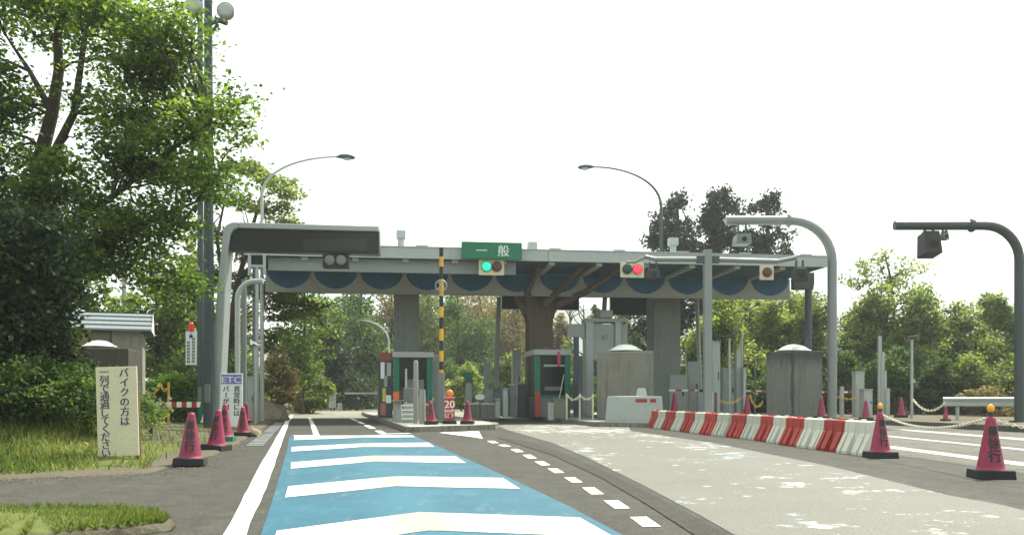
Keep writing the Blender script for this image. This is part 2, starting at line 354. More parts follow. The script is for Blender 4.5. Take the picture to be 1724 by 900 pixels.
def tree(name, label, cat, base, trunk, tr, ells, cr, per, leaf, lm, seed, group=None, flat=.6, bark='bark', limbs=22, up=1.0, extra=(), wid=.36):
    """base (x,y,z); trunk: list of world points; ells in world coordinates"""
    rng = np.random.default_rng(seed); bx = Vector(base)
    t = thing(name, label, cat, bx, 0, group)
    C, T, K = crown_points(rng, [(e[0] - bx.x, e[1] - bx.y, e[2] - bx.z, *e[3:]) for e in ells], cr, per, flat)
    v = leaves(rng, C, leaf, up, wid); np_mesh('crown', v, 4, lm, T, t)
    if trunk:
        mb = MB(); P = [Vector(p) - bx for p in trunk]; k = len(P)
        mb.tube(P, [tr * (1.25 if i == 0 else 1) * (1 - .72 * i / (k - 1)) for i in range(k)], 10)
        for ex in extra:
            Q = [Vector(p) - bx for p in ex[1]]; mb.tube(Q, [ex[0] * (1 - .75 * i / (len(Q) - 1)) for i in range(len(Q))], 8)
            P = P + Q[1:]
        idx = rng.permutation(len(K))[:limbs]
        for i in idx:
            q = Vector(K[i]); cand = [p for p in P[1:] if p.z < q.z + .3] or [P[-1]]
            s_ = min(cand, key=lambda p: (p - q).length); limb(mb, rng, s_, q, tr * .16, tr * .04)
        mb.build('trunk', M[bark], t, recalc=False)
    return t
def blob_tree(name, label, cat, px, ytop, Y, wpx, lm, seed, group=None, ybase=None, n=6, leaf=.3, dens=1.0, flat=.7, bark='bark', low=.12, per=26, depth=None, clump=None, limbs=14):
    """a tree whose crown fills photo column px +- wpx/2 from its top row down; stands on the ground at distance Y"""
    rng = np.random.default_rng(seed + 1000); S = Y / F; h = ZA(ytop, Y); w = wpx * S; x = XA(px, Y); depth = depth or w
    ells = []; z0 = h * low
    for i in range(n):
        f = (i + .5) / n; z = z0 + (h - z0) * (.12 + .76 * f); ww = w * .5 * (math.sin(math.pi * min(1, .28 + .66 * f)) ** .8)
        off = rng.normal(size=2) * ww * .28
        ells.append((x + off[0], Y + off[1], z, ww * .8, depth * .4, (h - z0) / n * .95, 1))
    cr = clump or max(.28, w * .09); area = sum(e[3] * e[5] for e in ells); tot = max(30, int(area / (cr * cr) * 4.2 * dens))
    ells = [(*e[:6], max(4, int(tot * e[3] * e[5] / area))) for e in ells]
    trunk = [(x, Y, 0), (x + rng.normal() * w * .03, Y, h * .25), (x + rng.normal() * w * .05, Y, h * .55), (x + rng.normal() * w * .06, Y, h * .9)]
    return tree(name, label, cat, (x, Y, 0), trunk, max(.06, h * .018), ells, cr, per, leaf, lm, seed, group, flat, bark, limbs)

# ------------------------------------------------------------ lettering
_gl = {}
def glyph(ch):
    if ch not in _gl:
        c = bpy.data.curves.new('glyph', 'FONT'); c.body = ch; c.resolution_u = 3; o = bpy.data.objects.new('glyph', c); COL.objects.link(o)
        dg = bpy.context.evaluated_depsgraph_get(); me = bpy.data.meshes.new_from_object(o.evaluated_get(dg))
        _gl[ch] = ([tuple(v.co) for v in me.vertices], [tuple(p.vertices) for p in me.polygons])
        bpy.data.objects.remove(o); bpy.data.curves.remove(c); bpy.data.meshes.remove(me)
    return _gl[ch]
def put_char(mb, ch, cx, cz, size, y, wide=1.0, turn=False, slant=0.0, bold=0.0, maxw=None):
    v, f = glyph(ch); xs = [p[0] for p in v]; ys = [p[1] for p in v]; mx, my = (min(xs) + max(xs)) / 2, .38
    if len(ch.encode()) == 1: my = .345
    for k, dx in enumerate((0,) if not bold else (-bold, bold)):
        out = []
        for p in v:
            a, b_ = p[0] - mx, p[1] - my
            if turn: a, b_ = b_, -a
            out.append((cx + (a * wide + dx) * size, y - .0006 * k, cz + b_ * size + slant * a))
        mb.add(out, f)
def on_cone(mb, ch, cz, size, rad, bold=.035):
    """a character wrapped on a cone about the local z axis, facing -y; rad(z) gives the radius"""
    tmp = MB(); put_char(tmp, ch, 0, cz, size, 0, bold=0)
    bm = bmesh.new(); vv = [bm.verts.new(p) for p in tmp.v]
    for f in tmp.f:
        try: bm.faces.new([vv[i] for i in f])
        except ValueError: pass
    for i in range(-5, 6):
        bmesh.ops.bisect_plane(bm, geom=bm.verts[:] + bm.edges[:] + bm.faces[:], plane_co=(i * size * .1, 0, 0), plane_no=(1, 0, 0))
    bm.verts.index_update()
    for k, (dx, dz) in enumerate(((-1, 0), (1, 0), (0, -.7), (0, .7))):
        out = []
        for v in bm.verts:
            z = v.co.z + dz * bold * size; r = rad(z); a = (v.co.x + dx * bold * size) / r; r += .003 + k * .0005; out.append((r * math.sin(a), -r * math.cos(a), z))
        mb.add(out, [[v.index for v in f.verts] for f in bm.faces])
    bm.free()

# ============================================================ THE SETTING
def sheet(name, pts, z, m, res=None, kind='structure'):
    mb = MB(); n = len(pts); mb.add([(p[0], p[1], z) for p in pts], [tuple(range(n))]); return tag(mb.build(name, m), kind=kind)
def gp(*a): return [G(*p) for p in a]
def sm(t): t = min(1, max(0, t)); return t * t * (3 - 2 * t)
def hsh(x, y, k=0): return math.sin(x * 1.7 + k) * math.cos(y * 1.3 - k * .7) * .5 + math.sin(x * .53 + y * .71 + k * 2) * .5

sheet("ground", [(-2500, -140), (2500, -140), (2500, 2500), (-2500, 2500)], -.03, M['ground'])
sheet('road', [(-30, -8), (40, -8), (40, 60), (5, 92), (-26, 92), (-30, 60)], 0, M['asphalt'])

sheet('far_road', [(-26, 47), (20, 49), (14, 92), (-26, 92)], .004, M['road_far'])  # sunlight beyond the roof shadow painted in as a paler sheet
# worn old lane to the right with patches of paint left on it
mp_, nt, b = newmat('worn_lane'); v = vecof(nt, True)
at = nd(nt, 'ShaderNodeAttribute', _attribute_name='paint'); ab = nd(nt, 'ShaderNodeAttribute', _attribute_name='blue')
base = mix(nt, noise(nt, v, .6, 6, .65), c4((.095, .095, .079)), c4((.168, .165, .137)))
base = mix(nt, 1.0, base, ramp(nt, noise(nt, v, 45, 3, .8), [(.32, (.4,) * 3), (.6, (1.0,) * 3)]), 'MULTIPLY')
fl0 = noise(nt, vecof(nt, True, (.9, 1.0, 1)), 2.6, 10, .74)
fm = nd(nt, 'ShaderNodeMath', _operation='MULTIPLY_ADD', i1=3.4, i2=-1.2); nt.links.new(fl0, fm.inputs[0]); fl = fm.outputs[0]
ma = nd(nt, 'ShaderNodeMath', _operation='ADD', _use_clamp=False); nt.links.new(fl, ma.inputs[0]); nt.links.new(at.outputs['Fac'], ma.inputs[1])
mh2 = nd(nt, 'ShaderNodeMath', _operation='MULTIPLY', i1=.7); nt.links.new(ma.outputs[0], mh2.inputs[0])
msk = ramp(nt, mh2.outputs[0], [(.645, (0,) * 3), (.745, (.85,) * 3)])
pc = mix(nt, ab.outputs['Fac'], c4((.55, .55, .47)), mix(nt, noise(nt, v, 3, 5, .7), c4((.10, .24, .34)), c4((.34, .46, .50))))
nt.links.new(mix(nt, msk, base, pc), b.inputs['Base Color']); b.inputs['Roughness'].default_value = .8
bump(nt, b, fl0, .15, .01)
poly = [(829, 714.5), (870, 728), (930, 745), (985, 768), (1080, 815), (1180, 868), (1250, 908), (1420, 1000), (2300, 1000), (1850, 893), (1690, 850), (1600, 834), (1400, 785), (1200, 745), (1062, 725), (1058, 717.5), (960, 711.5)]
streaks = [  # photo column, row, half width, half height, strength, blueness
    (1180, 752, 45, 7, .40, .2), (1225, 766, 42, 7, .42, .95), (1110, 743, 40, 3, .35, .3), (1160, 790, 30, 8, .33, .5), (1120, 786, 10, 5, .32, .2),
    (1190, 775, 60, 5, .28, .4), (1340, 816, 34, 7, .42, .0), (1300, 803, 40, 7, .33, .1), (1380, 803, 45, 8, .32, .6), (1460, 828, 60, 9, .38, .0), (1490, 843, 25, 6, .3, 0),
    (1240, 835, 20, 9, .34, .0), (1225, 820, 30, 7, .27, .1), (1350, 872, 45, 9, .36, .7), (1380, 890, 55, 9, .40, .1), (1640, 873, 40, 9, .42, 0), (1560, 880, 50, 10, .36, .2), (1530, 868, 50, 8, .27, 0),
    (1560, 895, 70, 7, .3, 0), (1010, 770, 22, 9, .4, .3), (985, 757, 22, 7, .42, .2), (960, 748, 26, 5, .34, .1), (1040, 790, 20, 5, .34, .4), (1140, 840, 26, 9, .42, .8), (1180, 862, 15, 8, .3, 0),
    (1330, 782, 60, 4, .25, 0), (1450, 805, 60, 5, .22, 0), (930, 718, 100, 4, .40, .2), (1000, 725, 110, 6, .42, 0), (900, 724, 60, 5, .40, .0), (1100, 733, 60, 4, .36, 0), (1030, 735, 60, 5, .2, 0), (1000, 742, 50, 5, .12, 0),
    (1330, 765, 90, 3, .26, 0), (1560, 822, 80, 3, .24, 0)]
bm = bmesh.new(); f_ = bm.faces.new([bm.verts.new((*G(*p).xy, .004)) for p in poly])
for k in range(160):
    d = -12 + k * .32
    if d < 26: bmesh.ops.bisect_plane(bm, geom=bm.verts[:] + bm.edges[:] + bm.faces[:], plane_co=(d, 0, 0), plane_no=(1, 0, 0))
    bmesh.ops.bisect_plane(bm, geom=bm.verts[:] + bm.edges[:] + bm.faces[:], plane_co=(0, 3 + k * .22, 0), plane_no=(0, 1, 0))
me = bpy.data.meshes.new('old_lane'); bm.to_mesh(me); bm.free()
pa = []; ba = []
for v_ in me.vertices:
    py = HY + F / v_.co.y; px = CX + F * v_.co.x / v_.co.y; s_ = 0; bl = 0; ws = 1e-6
    for (a, c_, hw, hh, st, bb) in streaks:
        g = math.exp(-(((px - a) / hw) ** 2 + ((py - c_) / hh) ** 2)); s_ = max(s_, g * st); bl += g * bb; ws += g
    pa.append(s_ * 1.1 + .06 * 0); ba.append(bl / ws)
for nm, dt in (('paint', pa), ('blue', ba)):
    a_ = me.attributes.new(nm, 'FLOAT', 'POINT'); a_.data.foreach_set('value', dt)
me.materials.append(mp_); o = bpy.data.objects.new('old_lane', me); COL.objects.link(o); tag(o, kind='structure')

# darker asphalt seams
sheet('asphalt_strip', gp((836, 736), (880, 741), (920, 752), (985, 778), (1080, 824), (1170, 870), (1235, 908), (1180, 908), (1090, 850), (1010, 803), (930, 766), (880, 750)), .008, M['asphalt_dark'])
# blue lane with white chevrons
LNZ = .006
sheet('blue_lane', gp((391, 1010), (438, 903), (456, 850), (472, 797), (483, 757), (487, 735), (640, 731), (690, 730), (742, 753), (855, 803), (960, 853), (1052, 903), (1260, 1010)), LNZ, M['blue_paint'])
def chev(*p): return gp(*p)
chs = [((496, 733.5), (610, 732.6), (694, 732.6), (699, 735.5), (612, 736.4), (495, 740.5)),
       ((491, 752.5), (611, 746), (722, 745), (731, 752), (612, 752.4), (490.5, 760)),
       ((490, 778.6), (628, 767), (767, 768), (785, 779.5), (629, 777), (489.5, 789)),
       ((485, 819), (665, 802), (846, 805), (876, 823), (665, 819), (480, 838)),
       ((466, 894.6), (705, 862.7), (976, 872), (1034, 905), (722, 894), (455, 931))]
for c_ in chs:
    mb = MB(); g = chev(*c_); mb.add([(p.x, p.y, LNZ + .004) for p in g], [(0, 5, 4, 1), (1, 4, 3, 2)])
    tag(mb.build('lane_chevron', M['white_worn']), kind='structure')
# left edge line
out = [(305, 1010), (375, 902), (418, 822), (447, 767), (467, 733), (480, 709), (489, 697), (505, 692.6), (540, 690.2)]
inn = [(352, 1010), (413, 902), (448, 822), (467, 767), (478.5, 733), (487, 710), (494.5, 698), (512, 693.2), (545, 690.7)]
mb = MB(); A = [G(*p, z=0) for p in out]; B = [G(*p) for p in inn]; n = len(A)
# finer points so the edge can be a little ragged
def dens(P, k=14):
    r = []
    for i in range(len(P) - 1):
        for j in range(k): r.append(P[i].lerp(P[i + 1], j / k))
    return r + [P[-1]]
rg = random.Random(4); A = dens(A, 5); B = dens(B, 5); n = len(A)
for P in (A, B):
    for p in P: p.x += rg.uniform(-.009, .009)
mb.add([(p.x, p.y, .006) for p in A] + [(p.x, p.y, .006) for p in B], [(i, n + i, n + i + 1, i + 1) for i in range(n - 1)])
tag(mb.build('edge_line', M['white_paint']), kind='structure')
# gore triangle and dashes of the right lane line
mb = MB()
mb.add([(*G(*p).xy, .006) for p in ((739, 727.8), (775, 726.6), (806, 725.2), (813, 738.2), (798, 735.5))], [(0, 4, 3, 2, 1)])
for (x0, y0, x1, y1) in ((820, 741.6, 840, 745.6), (838, 748, 861, 751.6), (859.5, 755.4, 882, 760.8), (880, 765, 904, 771.6), (900, 776, 926.5, 783), (922, 788, 950, 796), (950, 803, 981, 812), (980, 820, 1017, 832), (1016.5, 842, 1060.5, 856), (1060.5, 870, 1113, 887), (1122, 908, 1190, 930)):
    w = x1 - x0; mb.add([(*G(*p).xy, .006) for p in ((x0, y0 + .5), (x0 + w * .42, y1), (x1, y1 - .4), (x0 + w * .54, y0))], [(0, 1, 2, 3)])
tag(mb.build('dashed_line', M['white_paint']), kind='structure')
# lane lines under and past the toll roof
mb = MB()
def stripe(P, w, z=.006):
    P = [G(*p) for p in P]; Lh = []; Rh = []
    for i, p in enumerate(P):
        t = (P[min(i + 1, len(P) - 1)] - P[max(i - 1, 0)]).normalized(); s_ = Vector((t.y, -t.x, 0)) * w / 2; Lh.append(p - s_); Rh.append(p + s_)
    n = len(P); mb.add([(p.x, p.y, z) for p in Lh + Rh], [(i, n + i, n + i + 1, i + 1) for i in range(n - 1)])
stripe([(533, 732.5), (527, 716), (521, 703)], .16)
stripe([(492, 733), (534, 731.9)], .22, .0065); 
for a, c_ in ((646, 729.5), (636, 724.5)), ((628, 721), (616, 715)), ((612, 713.2), (603, 709)), ((600, 707.8), (592, 704)): stripe([a, c_], .2)
stripe([(690, 729), (640, 730.2)], .3, .0075)
tag(mb.build('lane_line', M['white_paint']), kind='structure')
mb = MB()
for X0, w in ((8.05, .42), (10.3, .30), (12.9, .55)):
    mb.add([(X0 - w / 2 - .25, 4, .006), (X0 + w / 2 - .25, 4, .006), (X0 + w / 2, 30, .006), (X0 - w / 2, 30, .006)], [(0, 1, 2, 3)])
tag(mb.build('exit_lane_line', roadpaint('exit_paint', (.42, .42, .36), wear=1.0, var=.3)), kind='structure')
sheet('exit_lane', [(6.9, 16.5), (7.0, 4), (16, 4), (15.6, 36), (12, 36), (8.4, 30)], .003, asphalt('asphalt_exit', (.165, .162, .137)))
# drain grate by the left kerb
mb = MB(); g0 = G(414, 750); g1 = G(443, 750); g2 = G(478, 711); g3 = G(464, 711); mb.mi = 0
mb.add([(p.x, p.y, .004) for p in (g0, g1, g2, g3)], [(0, 1, 2, 3)]); mb.mi = 1
for i in range(26):
    a = (i + .2) / 26; c_ = (i + .6) / 26; mb.add([(*g0.lerp(g3, a).xy, .008), (*g1.lerp(g2, a).xy, .008), (*g1.lerp(g2, c_).xy, .008), (*g0.lerp(g3, c_).xy, .008)], [(0, 1, 2, 3)])
tag(mb.build('drain_grate', [M['black'], M['galv']]), 'long steel drain grate in the asphalt left of the white edge line', 'drain grate')

# ---- left verge: dirt edge rising to a grassy bank
mv, nt, b = newmat('verge'); v = vecof(nt, True); ga = nd(nt, 'ShaderNodeAttribute', _attribute_name='grass')
n1 = noise(nt, v, 1.6, 6, .7); n2 = noise(nt, v, 9, 5, .75)
ma = nd(nt, 'ShaderNodeMath', _operation='ADD'); nt.links.new(n1, ma.inputs[0]); nt.links.new(ga.outputs['Fac'], ma.inputs[1])
dc = mix(nt, n2, c4((.05, .044, .032)), c4((.17, .15, .11))); gc = mix(nt, n2, c4((.05, .075, .018)), c4((.17, .18, .06)))
nt.links.new(mix(nt, ramp(nt, ma.outputs[0], [(.88, (0,) * 3), (1.1, (1,) * 3)]), dc, gc), b.inputs['Base Color']); b.inputs['Roughness'].default_value = .95
b.inputs['Specular IOR Level'].default_value = .1; bump(nt, b, n2, .7, .05)
EDGE = dens([G(*p) for p in ((-420, 822), (-150, 812), (0, 807), (120, 803), (250, 797), (300, 786), (345, 773), (395, 752), (428, 732), (447, 719), (462, 709), (478, 699), (492, 694.4), (530, 690.6))], 10)
def verge_pt(s_, t):
    p = EDGE[s_]; d = Vector((-.93, .36, 0)); far = s_ / len(EDGE); ln = 16 + 10 * far
    if s_ < 45: d = Vector((-.55, .83, 0))
    q = p + d * ln * t
    h = .03 + (.6 * sm((t * ln - 1.8) / 6.0) if p.y < 18 else .35 * sm((t * ln - .8) / 8)) * (1 if p.y < 30 else .6) + .05 * hsh(q.x, q.y) * sm(t * 6)
    return Vector((q.x, q.y, h))
vs_ = []; gv = []; NT = 26; NS = len(EDGE)
for s_ in range(NS):
    for j in range(NT + 1):
        t = (j / NT) ** 1.5; p = verge_pt(s_, t)
        if j == 0: p.z = -.02; p.x += .1 * hsh(p.y * 3, s_)
        vs_.append(p); y = EDGE[s_].y
        gv.append((sm((t * 16 - .25) / 1.2) if y < 19 else .55 * sm((t * 16 - 1.5) / 3) if y < 30 else .1))
mb = MB(); mb.add(vs_, [(s_ * (NT + 1) + j, (s_ + 1) * (NT + 1) + j, (s_ + 1) * (NT + 1) + j + 1, s_ * (NT + 1) + j + 1) for s_ in range(NS - 1) for j in range(NT)], True)
vo = tag(mb.build('verge', mv), kind='structure'); a_ = vo.data.attributes.new('grass', 'FLOAT', 'POINT'); a_.data.foreach_set('value', gv)
# small grass island at the bottom left corner of the view
pts = [(-420, 872), (-100, 870), (60, 868), (200, 869), (268, 876), (290, 886), (282, 893), (230, 900), (100, 912), (-300, 940)]
P2 = [G(*p) for p in pts]; c0 = sum(P2, Vector()) / len(P2); mb = MB()
ring = dens(P2 + [P2[0]], 6)[:-1]; n = len(ring); prof = [(1.02, -.02), (1.0, .05), (.9, .08), (.5, .10)]
vs_ = [((c0 + (p - c0) * k).x + .03 * hsh(i, k * 9), (c0 + (p - c0) * k).y, z) for k, z in prof for i, p in enumerate(ring)]
mb.add(vs_, [(r * n + i, r * n + (i + 1) % n, (r + 1) * n + (i + 1) % n, (r + 1) * n + i) for r in range(3) for i in range(n)], True); mb.add(vs_[-n:], [tuple(range(n))])
io = tag(mb.build('traffic_island', mv), kind='structure'); a_ = io.data.attributes.new('grass', 'FLOAT', 'POINT'); a_.data.foreach_set('value', [0] * n * 2 + [.8] * (len(mb.v) - 2 * n))
# gutter rim along its edge: dark soil with edge shadow painted in
mb = MB(); ring2 = [(c0 + (p - c0) * 1.0) for p in ring]
sheet('gutter', [(c0 + (p - c0) * 1.035).xy for p in ring], .004, earth('rim_soil_shadow', (.035, .03, .022), (.06, .05, .035), (.02, .018, .014)))

# grass blades (uncountable)
rng = np.random.default_rng(7)
def blades(name, pts, hh, w):
    pts = np.array(pts); n = len(pts); h = hh * (.45 + .9 * rng.random(n)); az = rng.random(n) * 6.283; d = np.stack([np.cos(az), np.sin(az), 0 * az], 1)
    lean = rng.normal(size=(n, 3)) * .55; lean[:, 2] = 1; lean = unit(lean); ww = (w * (.6 + .8 * rng.random(n)))[:, None]
    mid = pts + lean * h[:, None] * .55; tip = pts + lean * h[:, None] + rng.normal(size=(n, 3)) * h[:, None] * .16
    v = np.stack([pts - d * ww, pts + d * ww, mid + d * ww * .8, tip, mid - d * ww * .8], 1).reshape(-1, 3)
    tone = np.clip(.45 + .25 * np.array([hsh(p[0] * 1.1, p[1] * 1.1, 3) for p in pts]) + rng.normal(0, .2, n), 0, 1)
    return tag(np_mesh(name, v, 5, L['grass'], tone), 'uncut green and straw coloured grass on the left roadside bank', 'grass', kind='stuff')
P = []
for k in range(52000):
    s_ = int(rng.random() * 88); t = rng.random() ** .75; p = verge_pt(min(s_, NS - 1), t * .75); y = EDGE[s_].y
    if t * .75 * 16 < .35 + .5 * abs(hsh(p.x * 2, p.y * 2)): continue
    if hsh(p.x * .9, p.y * .9, 5) < -.2 and rng.random() < .75: continue
    px_ = CX + F * p.x / p.y
    if 160 < px_ < 236 and p.y < 14.3 and (p.y > 13.2 or rng.random() < .6): continue
    P.append((p.x, p.y, p.z - .02))
blades('verge_grass', P, .17, .008)
P = []
for k in range(16000):
    i = int(rng.random() * n); q = c0 + (ring[i % n] - c0) * math.sqrt(rng.random()) * .97
    if q.y < 4: continue
    P.append((q.x, q.y, .06))
o = blades('island_grass', P, .065, .004); o['label'] = 'short grass tuft island at the near left edge of the asphalt'

# ---- right verge with kerb
RV = [G(1385, 709.2), G(1470, 713.5), G(1560, 718.5), G(1640, 722.8), G(1724, 727.5), Vector((17, 20, 0)), Vector((18, 8, 0)), Vector((60, 8, 0)), Vector((60, 70, 0)), Vector((14, 70, 0)), Vector((13.5, 60, 0)), Vector((12.5, 48, 0))]
mb = MB(); mb.prism(RV, -.02, .17); tag(mb.build('right_verge', M['dirt'], bevel=.03), kind='structure')
KP = RV[:6]; mb = MB()
for i in range(len(KP) - 1):
    p, q = KP[i], KP[i + 1]; d = (q - p).normalized(); s_ = Vector((d.y, -d.x, 0)) * -1; m_ = int((q - p).length / 1.0) + 1
    for j in range(m_):
        a, c_ = p.lerp(q, (j + .01) / m_), p.lerp(q, (j + .99) / m_); o_ = Vector((-d.y, d.x, 0)) * -.10
        if o_.x > 0: o_ = -o_
        mb.prism([(a + o_).xy, (c_ + o_).xy, c_.xy, a.xy], -.02, .19)
tag(mb.build('kerb', concrete('kerb_shaded', (.11, .11, .10), .6)), kind='structure')  # shade on the kerb face is put into the darker concrete colour
# far hills
for nm, d, px0, px1, tops in (('hill', 1500, 300, 2300, [(300, 600), (600, 560), (820, 532), (940, 511), (985, 517), (1050, 528), (1200, 552), (1330, 540), (1420, 520), (1500, 538), (1650, 548), (1900, 520), (2300, 560)]),):
    mb = MB(); N = 120; vs_ = []
    for i in range(N + 1):
        px = px0 + (px1 - px0) * i / N; t = next((j for j in range(len(tops) - 2) if tops[j + 1][0] > px), len(tops) - 2)
        f = (px - tops[t][0]) / (tops[t + 1][0] - tops[t][0]); y = tops[t][1] + (tops[t + 1][1] - tops[t][1]) * sm(f) + 2.0 * hsh(i * .7, i * .31) + 1.0 * hsh(i * 2.1, 3)
        for (dd, k) in ((-420, 0), (-260, .35), (-110, .78), (0, 1), (300, .5), (600, 0)):
            q = W(px, y, d); z = q.z * k + 6 * hsh(i * .8, dd * .02) * (k > 0); vs_.append(((px - CX) / F * (d + dd), d + dd, z))
    mb.add(vs_, [(i * 6 + j, i * 6 + 6 + j, i * 6 + 7 + j, i * 6 + 1 + j) for i in range(N) for j in range(5)], True)
    tag(mb.build(nm, earth('hill_wood', (.035, .06, .022), (.05, .075, .03), (.02, .035, .015), .05)), kind='structure')
# thin summer haze in the air
def haze_box():
    mb = MB(); mb.b2(-2600, 2600, -150, 2600, -2.0, 190); o = mb.build('haze', M['haze']); o['kind'] = 'stuff'; o['label'] = 'thin pale summer haze in the air'; o['category'] = 'haze'
mh = bpy.data.materials.new('haze'); mh.use_nodes = True; nt = mh.node_tree; nt.nodes.clear(); pv = nd(nt, 'ShaderNodeVolumePrincipled'); pv.inputs['Color'].default_value = (.92, .95, .97, 1); pv.inputs['Density'].default_value = .0006; pv.inputs['Anisotropy'].default_value = .3
oo = nt.nodes.new('ShaderNodeOutputMaterial'); nt.links.new(pv.outputs[0], oo.inputs['Volume']); M['haze'] = mh
haze_box()

# ============================================================ TOLL GATE
TA = R(7.6); ca, sa = math.cos(TA), math.sin(TA); TO = Vector((-10.3, 37.3, 0))
def U_of(px, v): k = (px - CX) / F; return (k * (37.3 + ca * v) + 10.3 + sa * v) / (ca - sa * k)
def TW(u, v, z=0): return TO + Vector((ca * u - sa * v, sa * u + ca * v, z))
ISL = .17
def island(pts, label):
    mb = MB(); mb.prism(pts, -.02, ISL); t = thing('toll_island', label, 'kerb island', pts[0], 0, 'kerbed islands between the toll lanes')
    mb = MB(); P = [(p.x - pts[0].x, p.y - pts[0].y) for p in pts]; mb.prism(P, -.02, ISL - .012); mb.build('paving', M['concrete_pale'], t)
    mb = MB(); n = len(P)
    c_ = Vector((sum(p[0] for p in P) / n, sum(p[1] for p in P) / n))
    Q = [Vector(p) for p in P]; rgx = random.Random(3)
    for i in range(n):
        a, b_ = Q[i], Q[(i + 1) % n]; d = (b_ - a).normalized(); nn = Vector((d.y, -d.x)) * .16; m_ = max(1, int((b_ - a).length / 1.1))
        for j in range(m_):
            p, q = a.lerp(b_, (j + .012) / m_), a.lerp(b_, (j + .988) / m_); dz = rgx.uniform(-.008, .008)
            mb.prism([(p + nn), (q + nn), q + nn * .02, p + nn * .02], -.02, ISL + dz)
    mb.build('kerb', M['kerb'], t); return t
bk = Vector((-.19, 1, 0))
I1 = [G(692, 727), G(826, 722.3), G(832, 719.2), G(832, 719.2) + bk * 24, G(617, 699.5) + bk * 6, G(617, 699.5), G(652, 712.5)]
island(I1, 'kerbed concrete island with a pointed nose between the blue lane and second lane')
I2 = [G(1010, 717.5), G(1122, 719.5), G(1122, 719.5) + bk * 24, G(800, 694.5) + bk * 5, G(800, 694.5), G(840, 699)]
island(I2, 'kerbed concrete island under the grey wedge shaped block')
I3 = [Vector((6.6, 34, 0)), Vector((9.3, 34.5, 0)), Vector((9.3, 34.5, 0)) + Vector((-.13, 1, 0)) * 22, Vector((6.6, 34, 0)) + Vector((-.13, 1, 0)) * 22]
island(I3, 'low kerb island behind the red and white barrier row carrying the T shaped pole')

M['gutter'] = mat('gutter_grey', (.24, .265, .26), .6, .15, 1, 0, .3)
canopy = thing('toll_canopy', 'long flat toll gate roof with blue scallop fascia on concrete columns', 'toll gate', TO, TA)
ZB, ZT = 7.03, 7.5
mb = MB(); mb.b2(-.9, 24.9, .14, 13.5, ZB + .06, ZT - .02); mb.build('roof', [M['roof_edge']], canopy)
mb = MB()
for i in range(6):
    u0, u1 = -.9 + i * 4.3, -.9 + (i + 1) * 4.3; mb.b2(u0 + .008, u1 - .008, 0, .135, ZB, ZT)
mb.b2(-.9, 24.9, -.03, .17, ZT + .003, ZT + .04)
for i in range(9): mb.box((.7 + i * 2.9, .1, ZT + .075), (.5, .2, .06))
fe = mb.build('roof_edge', M['roof_edge'], canopy)
mb = MB(); mb.b2(-.88, 24.88, .16, 13.4, ZB, ZB + .055); mb.build('soffit', M['soffit'], canopy)
for i in range(12):
    u = U_of(447, 4) + (i + 1) * (U_of(1330, 4) - U_of(447, 4)) / 12
    if i < 11:
        mb = MB(); mb.b2(u - .13, u + .13, .2, 3.95, ZB - .13, ZB - .003); mb.build('soffit_beam', M['fascia'], canopy)
mb = MB(); mb.b2(U_of(452, .5), U_of(868, .5), .42, .52, 6.52, ZB - .01); mb.b2(U_of(452, .5), U_of(868, .5), .38, .56, 6.47, 6.515); mb.build('gutter_board', M['gutter'], canopy)
up0, up1 = U_of(447, 4), U_of(1330, 4)
mb = MB(); mb.b2(up0, up1, 4.0, 4.14, 6.0, ZB - .01); pan = mb.build('fascia', M['fascia'], canopy)
mb = MB(); mb.b2(up0, up1, 3.93, 4.0, 5.965, 6.0); mb.build('fascia_trim', M['roof_edge'], pan)
st = (up1 - up0) / 12
for i in range(12):
    u = up0 + (i + .5) * st; prof = []
    for j in range(25):
        a = math.pi * j / 24; prof.append((u - .47 * st * math.copysign(abs(math.cos(a)) ** 1.12, math.cos(a)), 7.0 - .84 * math.sin(a) ** 1.0))
    mb = MB(); mb.extr(prof, 3.985, 3.999); mb.build('scallop', M['scallop'], canopy)
def col_u(px, v): return U_of(px, v)
for px0, px1, v, mname in ((663, 706, 5.4, 'column'), (1100, 1146, 6.2, 'column')):
    u0, u1 = col_u(px0, v), col_u(px1, v); mb = MB(); mb.b2(u0, u1, v, v + 1.3, ISL, ZB); o = mb.build('column', M[mname], canopy, bevel=.05); o['label'] = 'plain grey concrete column'
v = 4.6; u0, u1 = col_u(890, v), col_u(931, v); uc = (u0 + u1) / 2
mb = MB()
hl = (u1 - u0) / 2
pr = [(uc - hl, ISL), (uc + hl, ISL), (uc + hl, 4.75), (uc + hl * 1.06, 5.0), (uc + hl * 1.35, 5.45), (uc + hl * 1.6, 5.75), (uc + hl * 1.7, 6.0), (uc + hl * 1.7, ZB), (uc - hl * 1.9, ZB), (uc - hl * 1.9, 6.0), (uc - hl * 1.75, 5.75), (uc - hl * 1.4, 5.45), (uc - hl * 1.08, 5.0), (uc - hl, 4.75)]
mb.extr(pr, v, v + 1.2); o = mb.build('column', M['column_brown'], canopy, bevel=.06); o['label'] = 'brown stained column with flared head'
for (du, ut, vt) in ((-.55, -.6, 1.2), (.15, 1.3, 1.0), (.75, 3.2, .9)):
    mb = MB(); mb.tube([(uc + du, 4.4, 5.6), (uc + du + ut * .4, 3.85, 6.15), (uc + ut, vt, ZB - .02)], [.22, .16, .12], 8); o = mb.build('brace', M['column_brown'], canopy)
mb = MB(); mb.b2(col_u(845, 12), col_u(975, 12), 12, 12.3, 6.15, ZB); mb.b2(col_u(1028, 12), col_u(1096, 12), 12, 12.3, 5.9, ZB); mb.build('rear_beam', M['dark_steel'], canopy)
